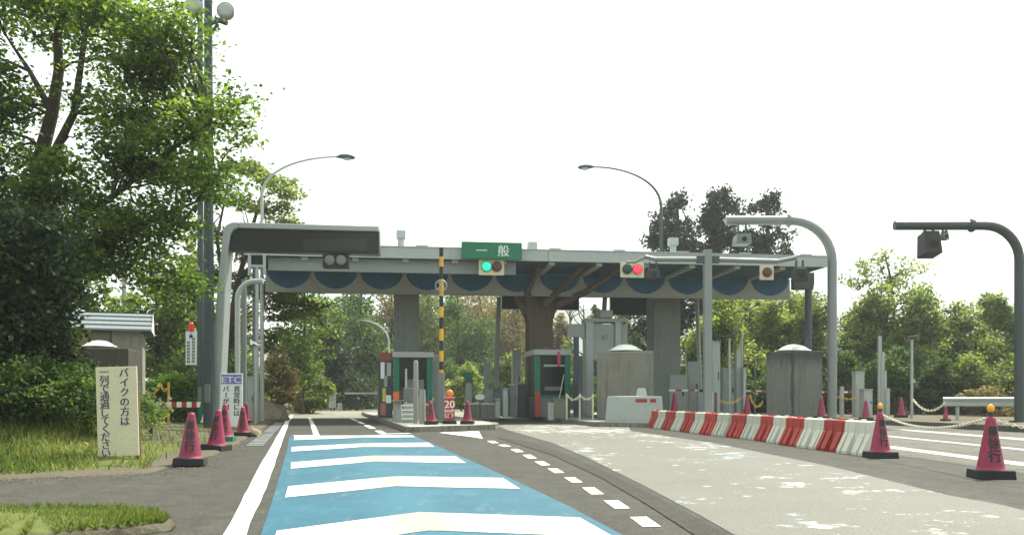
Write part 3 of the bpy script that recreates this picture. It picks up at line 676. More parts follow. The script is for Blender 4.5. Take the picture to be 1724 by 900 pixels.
for px, w, zt in ((675, .42, 8.74), (896, .42, 8.36), (1133, .42, 8.72)):
    v = 3.0; u = U_of(px, v); mb = MB(); mb.cyl((u, v, ZT), (u, v, zt - .3), .15); mb.box((u, v, zt - .17), (w, w, .34)); mb.box((u, v, zt - .36), (w * .8, w * .8, .05)); mb.build('vent_pipe', M['galv'], canopy)

# ---- signs and signals on the roof edge
def text_obj(name, items, m, parent):
    """items: (char, x, z, size, kwargs)"""
    mb = MB()
    for it in items: put_char(mb, it[0], it[1], it[2], it[3], it[4], **(it[5] if len(it) > 5 else {}))
    return mb.build(name, m, parent, recalc=False)
gs = thing('lane_sign', 'wide green sign reading 一般 on the front edge of the roof', 'sign', TW(U_of(828, -.3), -.3, 0), TA)
S = 37.9 / F; w2, zt, zb = 103 * S / 2, ZA(406, 38), ZA(434.5, 38)
mb = MB(); mb.b2(-w2, w2, -.06, .12, zb, zt); mb.build('board', M['sign_green'], gs, bevel=.015)
text_obj('lettering', [('一', -.44, (zt + zb) / 2, .5, -.065, dict(bold=.01))], M['sign_letter'], gs)
text_obj('lettering', [('般', .5, (zt + zb) / 2, .52, -.065, dict(bold=.012))], M['sign_letter'], gs)
for q in (-.7, .6):
    mb = MB(); mb.b2(w2 * q, w2 * (q + .1), .12, .28, zb + .1, zt - .1); mb.build('bracket', M['grey_dark'], gs)
def signal(px0, px1, py0, py1, lamps, label):
    v = -.12; Y = TW(U_of((px0 + px1) / 2, v), v).y; S = Y / F; t = thing('signal_light', label, 'signal', TW(U_of((px0 + px1) / 2, v), v, 0), TA, 'lane signals on the toll roof edge')
    w, z1, z0 = (px1 - px0) * S, ZA(py0, Y), ZA(py1, Y); mb = MB(); mb.b2(-w / 2, w / 2, -.02, .10, z0, z1); mb.build('housing', M['cream'], t, bevel=.02)
    zc = (z0 + z1) / 2 + .02
    for dx, m_ in lamps:
        r = MB(); r.tube([(dx, -.02, zc), (dx, -.09, zc)], [.22, .22], 20); r.build('visor', M['black'], t)
        g = MB(); g.tube([(dx, -.088, zc), (dx, -.11, zc), (dx, -.122, zc)], [.2, .17, .1], 20); g.build('lens', m_, t)
    mb = MB(); mb.b2(-.08, .08, .1, .5, z1 - .25, z1 - .1); mb.build('bracket', M['grey_dark'], t)
    return t
signal(806, 849, 436, 463, ((-.22, M['lamp_green']), (.22, M['lamp_off_red'])), 'cream two lamp signal showing green under the green sign')
signal(1044, 1085, 441, 467, ((-.24, M['lamp_off_green']), (.22, M['lamp_red'])), 'cream two lamp signal showing red on the roof edge')
signal(1279, 1303, 447, 471, ((0, M['lamp_off_red']),), 'small square cream signal with a single unlit dark red lamp')

# ---- toll booths
def booth(px0, px1, ytop, Y, depth, rz, label, extra=None):
    S = Y / F; w = (px1 - px0) * S; h = ZA(ytop, Y) - ISL; t = thing('toll_booth', label, 'toll booth', (XA((px0 + px1) / 2, Y), Y, ISL), rz, 'toll booths under the roof')
    fr = .26; mb = MB()
    mb.b2(-w / 2, w / 2, .06, depth, 0, .95); mb.build('base', M['grey_dark'], t, bevel=.02)
    mb = MB(); mb.b2(-w / 2 - .06, w / 2 + .06, -.08, depth + .1, h - .26, h); mb.build('roof', M['grey_paint'], t, bevel=.02)
    mb = MB()
    for sx in (-1, 1):
        x = sx * (w / 2 - fr / 2); mb.b2(x - fr / 2, x + fr / 2, 0, .2, 0, h - .265); mb.b2(x - fr / 2, x + fr / 2, depth - .2, depth, 0, h - .265)
    mb.b2(-w / 2 + fr, w / 2 - fr, .02, .12, .92, 1.02); mb.build('frame', M['booth_green'], t, bevel=.01)
    mb = MB(); mb.b2(-w / 2 + fr, w / 2 - fr, .08, .11, 1.02, h - .265); mb.build('window', M['glass'], t)
    for sx in (-1, 1):
        mb = MB(); x = sx * (w / 2 - .05); mb.b2(x - .015, x + .015, .2, depth - .2, 1.0, h - .265); mb.build('window', M['glass'], t)
    mb = MB(); mb.b2(-w / 2 + .12, w / 2 - .12, depth - .12, depth - .06, .95, h - .265); mb.build('rear_panel', M['grey_dark'], t)
    return t, w, h, depth
b1, w, h, dp = booth(663, 728, 592, 41, 2.4, R(7), 'green framed toll booth with poster covered side on the blue lane island')
S = 41 / F; x0 = (637 - 695) * S
mb = MB(); mb.b2(x0, -w / 2 - .07, .1, 2.2, 0, h - .05); bay = mb.build('side_bay', M['dark_steel'], b1, bevel=.02); bay['label'] = 'dark side bay covered with posters'
xc = (x0 - w / 2 - .07) / 2; bw = -w / 2 - .07 - x0
def plate(name, parent, x, z, ww, hh, m, y=.09, th=.012):
    mb = MB(); mb.b2(x - ww / 2, x + ww / 2, y - th, y, z - hh / 2, z + hh / 2); return mb.build(name, m, parent)
plate('poster', b1, xc, h - .22, bw * .95, .34, mat('rust_red', (.20, .05, .04), var=.5, sc=6))
plate('poster', b1, xc - .12, h - .85, bw * .28, .75, M['sign_white']); plate('poster', b1, xc + .17, h - .8, bw * .3, .6, M['grey_paint']); plate('poster', b1, xc + .02, h - 1.35, bw * .25, .5, M['concrete_pale'])
plate('poster', b1, xc + .2, h - 1.45, bw * .3, .35, M['navy']); plate('poster', b1, xc - .05, 1.05, bw * .24, .62, mat('lime_tape', (.45, .48, .05))); plate('poster', b1, xc + .15, .85, .24, .36, M['sign_white']); plate('poster', b1, xc - .1, .38, bw * .4, .55, mat('pink_poster', (.36, .12, .12), var=.6, sc=9))
plate('warning_stripe', b1, -w / 2 + .12, .62, .26, 1.15, M['orange'], -.004); plate('poster', b1, -w / 2 + .36, .9, .2, .7, mat('maroon', (.10, .03, .035)), .055)
plate('counter', b1, .1, 1.5, w * .45, .5, M['grey_dark'], .075, .02)
b2_, w, h, dp = booth(900, 961, 588, 42, 2.4, R(9), 'green framed toll booth with a red stripe beside the brown column')
plate('warning_stripe', b2_, -w / 2 + .13, .62, .24, 1.15, M['red_plastic'], -.004)
plate('poster', b2_, .28, h - .45, .14, .7, mat('magenta', (.45, .04, .12)), -.09); plate('counter', b2_, .1, h - .75, w * .6, .1, M['grey_paint'], .075, .02); plate('poster', b2_, .05, 1.35, w * .5, .18, M['grey_dark'], .07, .02)
mb = MB(); mb.tube([(.28, -.12, .85), (.52, -.1, 2.0)], .025, 6); mb.build('broom_handle', M['cream'], b2_)
mb = MB(); mb.ball((-.25, .3, h + .02), .17, half=True); mb.ball((.3, .4, h + .02), .14, half=True); mb.build('roof_lamp', mat('plum', (.22, .07, .10)), b2_)

def striped_concrete():
    m = concrete('concrete_striped', (.215, .225, .205), .25); nt = m.node_tree; b = nt.nodes['Principled BSDF']; src = b.inputs['Base Color'].links[0].from_socket
    v = nt.nodes.new('ShaderNodeTexCoord').outputs['Object']; sx = nt.nodes.new('ShaderNodeSeparateXYZ'); nt.links.new(v, sx.inputs[0])
    wob = noise(nt, vecof(nt, scale=(3, 3, .6)), 2, 4); w1 = nt.nodes.new('ShaderNodeMath'); w1.operation = 'MULTIPLY_ADD'; w1.inputs[1].default_value = .35; nt.links.new(wob, w1.inputs[0]); nt.links.new(sx.outputs['X'], w1.inputs[2])
    band = ramp(nt, w1.outputs[0], [(.0, (0,) * 3), (.03, (.75,) * 3), (.15, (.8,) * 3), (.19, (0,) * 3)])
    w2_ = nt.nodes.new('ShaderNodeMath'); w2_.operation = 'MULTIPLY_ADD'; w2_.inputs[1].default_value = 1.1; nt.links.new(wob, w2_.inputs[0]); nt.links.new(sx.outputs['Z'], w2_.inputs[2])
    sc_ = nt.nodes.new('ShaderNodeMath'); sc_.operation = 'MULTIPLY'; sc_.inputs[1].default_value = .25; nt.links.new(w2_.outputs[0], sc_.inputs[0])
    top = ramp(nt, sc_.outputs[0], [(.72, (0,) * 3), (.86, (.75,) * 3)])
    c = mix(nt, band, src, c4((.055, .05, .042))); c = mix(nt, top, c, c4((.05, .048, .042))); nt.links.new(c, b.inputs['Base Color']); return m
M['concrete_striped'] = striped_concrete()
# ---- concrete crash blocks with white domes
def crash_block(px0, px1, ytop, Y, depth, label, rz=R(8), zb=ISL, dome=None, dm=38, cm='concrete'):
    S = Y / F; w = (px1 - px0) * S; h = ZA(ytop, Y) - zb; t = thing('crash_block', label, 'concrete block', (XA((px0 + px1) / 2, Y), Y, zb), rz, 'tall concrete crash blocks with white domes')
    mb = MB(); mb.b2(-w / 2, w / 2, 0, depth, 0, h); mb.build('block', M[cm], t, bevel=.04)
    r = dm * S * .62; dx = ((dome or (px0 + px1) / 2) - (px0 + px1) / 2) * S
    mb = MB(); prof = [(r * 1.12, .0), (r * 1.12, .04), (r * .98, .07), (r * .9, .12), (r * .72, .22), (r * .45, .31), (r * .2, .345), (.001, .35)]
    mb.lathe([(a, z * r * 1.25) for a, z in prof], (dx, r * 1.3, h + .06), 24); mb.build('dome', M['white'], t)
    for sx in (-1, 1): mb = MB(); mb.cyl((dx + sx * r * .9, r * 1.3, h - .01), (dx + sx * r * .9, r * 1.3, h + .08), .03); mb.build('dome_foot', M['galv'], t)
    return t
crash_block(1005, 1100, 591, 37.2, 2.2, 'tall stained concrete block with a white dome behind the grey wedge', R(-5.5), dome=1054, dm=42)
crash_block(1292, 1382, 591, 42.5, 2.2, 'tall concrete block with a dark stripe and white dome behind the cones', R(-16), zb=.17, dome=1337, dm=42, cm='concrete_striped')
crash_block(118, 213, 585, 27, 2.0, 'dark concrete block with a white dome beside the tin roofed shed', R(12), zb=.3, dome=160, dm=40, cm='concrete_dark')

# ---- grey wedge at the nose of the second island
Y = 33.2; S = Y / F; wd = thing('crash_cushion', 'pale grey wedge shaped block with two red reflectors at an island nose', 'crash barrier', (XA(1068, Y), Y, .0), R(-8))
w = 100 * S; h = 51 * S
mb = MB(); mb.extr([(-w / 2, 0), (w / 2, 0), (w / 2 - .1, h), (-w / 2 + .1, h)], 0, 1.6); mb.build('body', M['grey_paint'], wd, bevel=.05)
for x0, x1 in ((1070, 1089), (1094, 1104)): plate('reflector', wd, ((x0 + x1) / 2 - 1068) * S, h - .17, (x1 - x0) * S, .13, M['red_reflector'], -.002, .01)
mb = MB(); mb.box(((1080 - 1068) * S, .7, h + .15), (.42, .5, .3), top=.7); mb.build('lamp_box', M['lens'], wd, bevel=.02)

# ---- grey payment gantry behind the first crash block
Y = 43.5; S = Y / F
def zz(y): return ZA(y, Y)
pg = thing('equipment_cabinet', 'tall grey equipment cabinet with a round dial and side wing beside the second booth', 'cabinet', (XA(1022, Y), Y, ISL), R(6))
def zl(y): return ZA(y, Y) - ISL
def xl(px): return (px - 1022) * S
mb = MB(); mb.b2(xl(999), xl(1036), .12, .9, zl(605), zl(545)); mb.build('face_panel', M['grey_paint'], pg, bevel=.02)
for a, c_ in ((986, 999), (1036, 1047)):
    mb = MB(); mb.b2(xl(a), xl(c_), 0, .9, 0, zl(541)); mb.build('post', M['galv'], pg, bevel=.02)
mb = MB(); mb.b2(xl(984), xl(1059), -.05, .95, zl(546) + .12, zl(541) + .16); mb.build('cap', M['roof_edge'], pg, bevel=.02)
mb = MB(); mb.b2(xl(1048), xl(1058), .1, .8, 0, zl(546)); mb.build('side_panel', M['roof_edge'], pg)
mb = MB(); mb.b2(xl(955), xl(985), .1, .3, zl(567), zl(545)); mb.build('wing', M['grey_paint'], pg, bevel=.01)
mb = MB(); mb.tube([(xl(1019), .12, zl(567)), (xl(1019), -.02, zl(567))], .12, 18); mb.build('dial', M['concrete_pale'], pg)
mb = MB(); mb.b2(xl(1011), xl(1033), .1, .8, zl(540) + .17, zl(521)); mb.build('top_box', M['roof_edge'], pg, bevel=.04)
mb = MB(); mb.tube([(xl(1020), .4, zl(522)), (xl(1023), .6, zl(495))], .12, 8); mb.build('conduit', M['grey_dark'], pg)

def cabinet(px, ytop, wpx, Y, label, m='grey_paint', depth=.5, zb=ISL, cap=None, taper=1.0, rz=R(5), door=True, group='grey roadside cabinets'):
    S = Y / F; w = wpx * S; h = ZA(ytop, Y) - zb; t = thing('roadside_cabinet', label, 'cabinet', (XA(px, Y), Y, zb), rz, group)
    mb = MB(); mb.box((0, depth / 2, h / 2), (w, depth, h), top=taper); mb.build('housing', M[m], t, bevel=.02)
    mb = MB(); mb.b2(-w * .54, w * .54, -.03, depth + .03, h + .002, h + .05); mb.build('lid', M[cap or m], t)
    if door and w > .25:
        plate('door', t, 0, h * .45, w * .74, h * .6, M[m], -.004 if taper == 1 else .0, .015); mb = MB(); mb.b2(w * .22, w * .3, -.05, -.02, h * .5, h * .6); mb.build('handle', M['black'], t)
    return t
def post(name, px, ytop, wpx, Y, label, cat, m='grey_paint', zb=ISL, taper=1.0, lean=0, square=False, group=None, cap=False):
    S = Y / F; r = wpx * S / 2; h = ZA(ytop, Y) - zb; mb = MB()
    if square: mb.box((0, 0, h / 2), (2 * r, 2 * r, h), top=taper)
    else: mb.cyl((0, 0, 0), (lean * S, 0, h), r, r * taper)
    if cap: mb.ball((lean * S, 0, h), r * taper, half=True, sz=.8)
    o = mb.build(name, M[m], loc=(XA(px, Y), Y, zb)); return tag(o, label, cat, group)

# ============================================================ THINGS
# ---- road cones
def make_cone(label, lamp=False, text=True, mname='pink', base='rubber', group=None):
    t = thing('traffic_cone', label, 'traffic cone', (0, 0, 0), 0, group)
    mb = MB(); mb.box((0, 0, .055), (.45, .45, .11), top=.96); mb.build('base', M[base], t, bevel=.012)
    prof = [(.185, .112), (.168, .13), (.160, .16), (.058, .735), (.052, .765), (.03, .785), (.001, .787)]
    mb = MB(); mb.lathe(prof, n=24); mb.build('shell', M[mname], t)
    rad = lambda z: .160 + (.058 - .160) * (z - .16) / .575
    if text:
        mb = MB()
        for ch, z, s_ in (('最', .60, .135), ('徐', .45, .155), ('行', .29, .17)): on_cone(mb, ch, z, s_, rad)
        mb.build('lettering', M['cone_text'], t, recalc=False)
    if lamp:
        mb = MB(); mb.cyl((0, 0, .775), (0, 0, .84), .03, .035); st = mb.build('lamp_stem', M['dark_steel'], t)
        mb = MB(); mb.ball((0, 0, .885), .05, sx=.95, sy=.7, sz=1.12); mb.build('amber_lamp', M['amber'], t)
    return t
gl = 'pink cones on the left roadside'; grr = 'lamp topped cones on the right'
def gz(px, py, z=0.0): p = G(px, py, z); return p
cn = make_cone('pink cone with black lettering alone on the dirt edge nearest the cream sign', group=gl)
cn.location = gz(320, 782, .02); cn.rotation_euler = (0, R(1.5), R(12))
dup(cn, gz(364, 756.5, .02), 'leaning pink cone with black lettering standing at the foot of the lamp pole', R(-8)).rotation_euler = (R(2), R(5), R(-10))
c3 = dup(cn, gz(379, 742.5, .02), 'pink lettered cone on a green foot in front of the white ETC board', R(6)); c3.scale = (1.0, 1.0, 1.12)
g_ = [o for o in c3.children if o.name.startswith('base')][0]; me = g_.data.copy(); g_.data = me; me.materials[0] = M['booth_green']
dup(cn, gz(409, 733.5, .02), 'pink lettered cone right of the white ETC board among pale rubble', R(14))
dup(cn, Vector((XA(415, 34), 34, .1)), 'shaded pink cone standing behind the ETC board beside the grey posts', R(3))
cl = make_cone('pink cone with amber lamp and black lettering at the near end of the barrier row', lamp=True, group=grr)
cl.location = gz(1482, 770, 0); cl.rotation_euler = (0, 0, R(4))
dup(cl, gz(1668, 804, 0), 'nearest pink cone with amber lamp, at the right of the exit lane', R(-7))
gi = 'pink cones on the left toll island'
k1 = dup(cn, Vector((*G(726, 713.5, ISL).xy, ISL)), 'pink cone left of the red 20 speed sign on the island nose', R(8), gi); k1.rotation_euler = (0, R(-2), R(8))
k2 = dup(cn, Vector((*G(787, 713, ISL).xy, ISL)), 'pink cone at the right tip of the island nose, right of the red 20 sign', R(-5), gi); k2.rotation_euler = (0, 0, R(-5))
pc = make_cone('plain pink cone behind the far end of the barrier row', text=False, group='plain pink cones behind the barrier row')
pc.location = (XA(1136, 40), 40, ISL); pc.scale = (1.25, 1.25, 1.45)
for px, yb, ytop, Y, lb in ((1258, 701, 666, 40, 'plain pink cone left of the striped concrete block under a looped yellow chain'), (1383, 707, 667, 38, 'plain pink cone between the concrete block and the curved pipe post'),
                        (1458, 709, 673, 35.5, 'plain pink cone in front of the grey cabinet on the right verge'), (1517, 703, 669, 41, 'plain pink cone between the stepped grey posts and the solar lamp pole'), (1592, 711, 684, 34.5, 'small pink cone left of the guard rail end')):
    z = .17 if px > 1300 else ISL; c = dup(pc, (XA(px, Y), Y, z), lb, R(px % 17)); k = (ZA(ytop, Y) - z) / .787; c.scale = (k * .9, k * .9, k)
f1 = dup(pc, G(473, 694.5, .03), 'left one of the paired distant pink cones by the dirt mound', 0, 'distant cones at the road bend'); f1.scale = (1.5, 1.5, 1.6)
f2 = dup(pc, G(485, 694, .03), 'right one of the paired distant pink cones by the dirt mound', 0, 'distant cones at the road bend'); f2.scale = (1.5, 1.5, 1.6)
oc = make_cone('distant faded orange cone at the road bend beside the low clipped bush', text=False, mname='orange'); oc.location = G(540, 689.6, 0); oc.scale = (1.2, 1.2, 1.5)

# ---- chains between cones
def chain(pts, sags, r, m, label, name='plastic_chain', group='plastic chains'):
    P = []
    for i in range(len(pts) - 1):
        a, b_ = Vector(pts[i]), Vector(pts[i + 1])
        for j in range(14): t = j / 14; P.append(a.lerp(b_, t) - Vector((0, 0, sags[i] * 4 * t * (1 - t))))
    P.append(Vector(pts[-1])); mb = MB()
    # interlocking links, alternately turned
    tot = [0]
    for i in range(1, len(P)): tot.append(tot[-1] + (P[i] - P[i - 1]).length)
    step = r * 5.2; nl = int(tot[-1] / step); j = 0
    for k in range(nl):
        s0, s1 = k * step - r * .8, (k + 1) * step + r * .8
        def at(s_):
            s_ = min(max(s_, 0), tot[-1]); i = next((q for q in range(1, len(tot)) if tot[q] >= s_), len(tot) - 1); f = (s_ - tot[i - 1]) / max(1e-6, tot[i] - tot[i - 1]); return P[i - 1].lerp(P[i], f)
        a, b_ = at(s0), at(s1); t = (b_ - a).normalized() if (b_ - a).length > 1e-6 else Vector((1, 0, 0)); up = Vector((0, 0, 1)) if abs(t.z) < .95 else Vector((1, 0, 0)); n1 = t.cross(up).normalized(); n2 = t.cross(n1)
        nn = n1 if k % 2 else n2; ring = []
        for q in range(8):
            an = 2 * math.pi * q / 8; ring.append((a + b_) / 2 + t * math.cos(an) * (b_ - a).length / 2 + nn * math.sin(an) * r * 1.7)
        mb.tube(ring + [ring[0]], r * .75, 4, cap=False)
    o = mb.build(name, m); return tag(o, label, 'chain', group)
pA, pB = gz(1482, 770), gz(1668, 804)
chain([pA + Vector((.04, 0, .74)), pB + Vector((-.05, 0, .76))], [.17], .010, M['chain_white'], 'pale plastic chain sagging between the two lamp topped cones')
chain([pB + Vector((.05, 0, .74)), Vector((7.6, 9.2, .74))], [.18], .010, M['chain_white'], 'pale plastic chain running right from the nearest cone out of view')
# ---- water filled barriers
def make_barrier(m, label):
    Lw, H = 1.02, .61; t = thing('water_barrier', label, 'barrier', (0, 0, 0), 0, 'red and white plastic barriers in a row')
    prof = [(-.29, 0), (.29, 0), (.29, .05), (.125, .39), (.11, H - .02), (.09, H), (-.09, H), (-.11, H - .02), (-.125, .39), (-.29, .05)]
    def slab(x0, x1, pr): return [(x0, p[0], p[1]) for p in pr] + [(x1, p[0], p[1]) for p in pr]
    mb = MB(); n = len(prof)
    def seg(x0, x1, inset):
        pr = [(p[0] * (1 - inset * (1 if .03 < p[1] < .37 else (.75 if p[1] < .03 else 0))), p[1]) for p in prof] if inset else prof
        mb.add(slab(x0, x1, pr), [tuple(range(n))[::-1], tuple(range(n, 2 * n))] + [(i, (i + 1) % n, n + (i + 1) % n, n + i) for i in range(n)])
    e = .012; g = .004
    # full sections at the ends and ribs, hollow grooves between
    xs = [(-Lw / 2 + e, -Lw / 2 + .14, 0), (-Lw / 2 + .14 + g, -.29, .28), (-.29 + g, -.10, 0), (-.10 + g, .10, .42), (.10 + g, .29, 0), (.29 + g, Lw / 2 - .14, .28), (Lw / 2 - .14 + g, Lw / 2 - e, 0)]
    xs = [(a - (g if i else 0), b_, c) for i, (a, b_, c) in enumerate(xs)]
    for a, b_, c in xs:
        pr = []
        for (y, z) in prof:
            k = 1 - c * (1 if .01 < z < .37 else 0) if c else 1; pr.append((y * k, z))
        if c: pr = [(-.29 * (1 - c), .0), (.29 * (1 - c), .0), (.29 * (1 - c), .05), (.118 * (1 - c * .15), .385), (.11, .40), (.11, H - .02), (.09, H), (-.09, H), (-.11, H - .02), (-.11, .40), (-.118 * (1 - c * .15), .385), (-.29 * (1 - c), .05)]
        k = len(pr); mb.add([(a, *p) for p in pr] + [(b_, *p) for p in pr], [tuple(range(k))[::-1], tuple(range(k, 2 * k))] + [(i, (i + 1) % k, k + (i + 1) % k, k + i) for i in range(k)])
    mb.build('body', m, t)
    mb = MB(); mb.cyl((0, 0, H - .002), (0, 0, H + .03), .055, .05); mb.build('filler_cap', m, t)
    mb = MB(); mb.cyl((-Lw / 2 + .01, 0, H), (-Lw / 2 + .01, 0, H + .022), .05); mb.build('link_pin', M['white_plastic'], t)
    return t
BL = [G(1088, 719), G(1184, 730.8), G(1266, 740), G(1330, 750), G(1397, 759.5), G(1449, 767)]
BL = [p + Vector((.27, 0, 0)) for p in BL]; bt = [0]
for i in range(1, len(BL)): bt.append(bt[-1] + (BL[i] - BL[i - 1]).length)
proto = {}; ordn = ['nearest', 'second', 'third', 'fourth', 'fifth', 'sixth', 'seventh', 'eighth']
rg = random.Random(5)
for i in range(16):          # from the near end
    s_ = bt[-1] * (1 - (i + .5) / 16); k = next(j for j in range(1, len(bt)) if bt[j] >= s_); f = (s_ - bt[k - 1]) / (bt[k] - bt[k - 1])
    p = BL[k - 1].lerp(BL[k], f); d = BL[5] - BL[0]; red = i % 2 == 1; o_ = ordn[i // 2]
    lb = ('red plastic barrier, %s red one from the near end of the row' if red else 'white plastic barrier, %s white one from the near end of the row') % o_
    if i == 15: lb = 'red plastic barrier at the far end of the row touching the grey wedge'
    if i == 0: lb = 'white plastic barrier at the near end of the row beside the lamp topped cone'
    if red not in proto: o = proto[red] = make_barrier(M['red_plastic' if red else 'white_plastic'], lb)
    else: o = copy_tree(proto[red]); o['label'] = lb
    o.location = (p.x + rg.uniform(-.025, .025), p.y, 0); o.rotation_euler = (0, 0, math.atan2(d.y, d.x) + rg.uniform(-.02, .02)); o.scale = (bt[-1] / 16 / 1.02, 1, 1)

# ---- floodlight poles
def flood(px, Y, wpx, label, side, hy, hx, rpx, ylow=None):
    S = Y / F; t = thing('floodlight_pole', label, 'light pole', (XA(px, Y), Y, 0), 0, 'tall floodlight poles on the left roadside'); r = wpx * S / 2; H = ZA(-60, Y)
    mb = MB(); mb.tube([(0, 0, 0), (0, 0, 2), (-.03, 0, H)], [r * 1.1, r, r * .72], 18); mb.build('pole', M['pole'], t)
    mb = MB(); mb.cyl((0, 0, 0), (0, 0, .04), r * 1.9); mb.build('base_plate', M['grey_dark'], t)
    mb = MB(); mb.b2(-r * .55, r * .55, -r * 1.12, -r * .8, .9, 1.5); mb.build('hatch', M['grey_dark'], t)
    z = ZA(hy, Y); x = (hx - px) * S; mb = MB(); za = z - rpx * S * 1.15
    mb.tube([(0, 0, za - .1), (x * .75, -.05, za + .02)], .07, 8); mb.tube([(0, 0, za - .5), (x * .55, -.03, za - .1)], .05, 8); mb.tube([(x * .45, -.1, za + .02), (x * 1.15, -.1, za - .12)], .08, 8); mb.build('bracket', M['dark_steel'], t)
    q = rpx * S; mb = MB(); mb.tube([(x, .35, z), (x, .2, z + .0), (x, 0, z + .0), (x, -.06, z)], [q * .45, q * .8, q * 1.0, q * 1.0], 28); fl = mb.build('floodlight', M['grey_dark'], t)
    mb = MB(); mb.tube([(x, -.061, z), (x, -.09, z), (x, -.11, z)], [q * .93, q * .88, q * .5], 28); mb.build('lens', M['lens'], fl)
    return t
M['pole'] = concrete('pole_steel', (.060, .082, .085), .45, 1.2, (.03, .04, .042))
flood(352, 29, 17.5, 'thick tall steel pole with a round floodlight on its right', 1, 19, 380, 14.5)
flood(338, 35, 11, 'thinner tall steel pole with a round floodlight half hidden by leaves', -1, 9, 327, 15)
# ---- street lamps with curved arms
def street_lamp(px, yt, Y, bend_y, tip_x, tip_y, label, wpx=6, m='galv', name='street_lamp', zb=0, head=1.0, group='curved arm street lamps'):
    S = Y / F; t = thing(name, label, 'street lamp', (XA(px, Y), Y, zb), 0, group); r = wpx * S / 2; zb_ = ZA(bend_y, Y) - zb; zt = ZA(tip_y, Y) - zb; x = (tip_x - px) * S
    pts = [(0, 0, 0), (0, 0, zb_ * .5), (0, 0, zb_)]; rs = [r * 1.25, r, r * .8]
    for i in range(1, 13):
        a = math.pi / 2 * i / 12; pts.append((x * .86 * (1 - math.cos(a)) ** 1.0, 0, zb_ + (zt - zb_) * math.sin(a) ** .9)); rs.append(r * (.78 - .35 * i / 12))
    mb = MB(); mb.tube(pts, rs, 10); mb.build('pole', M[m], t)
    sg = 1 if x > 0 else -1; hl = abs(x) * .17 * head; hx = x * .86
    mb = MB(); n = 12; P = [(hx - sg * hl * .1, 0, zt), (hx + sg * hl * .2, 0, zt + .02), (hx + sg * hl * .6, 0, zt + .0), (hx + sg * hl * 1.0, 0, zt - .03), (hx + sg * hl * 1.15, 0, zt - .05)]
    mb.tube(P, [hl * .06, hl * .15, hl * .19, hl * .14, hl * .04], 10); mb.build('lamp_head', M['dark_steel'], t)
    mb = MB(); mb.ball((hx + sg * hl * .62, 0, zt - hl * .12), hl * .16, sx=2.0, sz=.8); mb.build('lamp_glass', M['lens'], t); return t
street_lamp(441, 262, 40, 330, 590, 264, 'tall street lamp reaching right over the dark gantry sign', 6.5)
street_lamp(1113, 281, 54, 350, 980, 281, 'tall street lamp reaching left above the toll roof', 6.0, 'dark_steel')
street_lamp(655, 540, 78, 580, 600, 539, 'small distant street lamp with white head left of the first column', 4, 'grey_paint')
post('utility_pole', 524, 500, 5, 70, 'thin grey pole standing alone beside the low clipped bush', 'pole', 'grey_dark', 0, .7)
# ---- large gantry sign at left
Y = 29.5; S = Y / F; x0 = XA(365, Y); gt = thing('gantry_sign', 'dark blank LED board in a slanted grey frame over the left roadside', 'gantry sign', (x0, Y, 0), R(2.5))
def LX(px): return (px - 365) * S
def LZ(py): return ZA(py, Y)
mb = MB(); outer = [(LX(356), 0), (LX(374), 0), (LX(386.5), LZ(450)), (LX(395), LZ(400)), (LX(399), LZ(391)), (LX(405), LZ(387.5)), (LX(640), LZ(387.5)), (LX(640), LZ(381)), (LX(410), LZ(376.5)), (LX(396), LZ(377)), (LX(385), LZ(383)), (LX(379.5), LZ(395)), (LX(371), LZ(470))]
# the frame as two convex-ish prisms: slanted post and top beam
mb.extr([(LX(354.5), 0), (LX(373.5), 0), (LX(387), LZ(430)), (LX(392), LZ(398)), (LX(397), LZ(389.5)), (LX(405), LZ(386.5)), (LX(405), LZ(376.7)), (LX(395), LZ(377)), (LX(386), LZ(381)), (LX(380), LZ(392)), (LX(372), LZ(470))], -.35, .35)
mb.build('post', M['galv'], gt, bevel=.03)
mb = MB(); mb.extr([(LX(405.2), LZ(386.5)), (LX(638), LZ(390.5)), (LX(638), LZ(381.5)), (LX(405.2), LZ(376.7))], -.33, .33); mb.build('beam', M['galv'], gt, bevel=.03)
mb = MB(); mb.extr([(LX(388), LZ(423)), (LX(638), LZ(428)), (LX(638), LZ(390.7)), (LX(406), LZ(386.7)), (LX(398), LZ(389.8)), (LX(393), LZ(398))], -.25, .25); mb.build('display_board', M['led'], gt, bevel=.01)
mb = MB(); mb.b2(LX(512), LX(618), -.262, -.252, LZ(422), LZ(403)); mb.build('display_window', mat('led_window', (.028, .032, .03), .3, .3, 5, 0, .2), gt)
mb = MB(); mb.b2(LX(543), LX(586), -.2, .2, LZ(450), LZ(428.5)); hs_ = mb.build('signal_housing', M['black'], gt, bevel=.02)
for px in (555, 574):
    mb = MB(); mb.tube([(LX(px), -.2, LZ(438)), (LX(px), -.24, LZ(438)), (LX(px), -.25, LZ(438))], [.17, .16, .1], 20); mb.build('lens', M['lamp_off'], hs_)
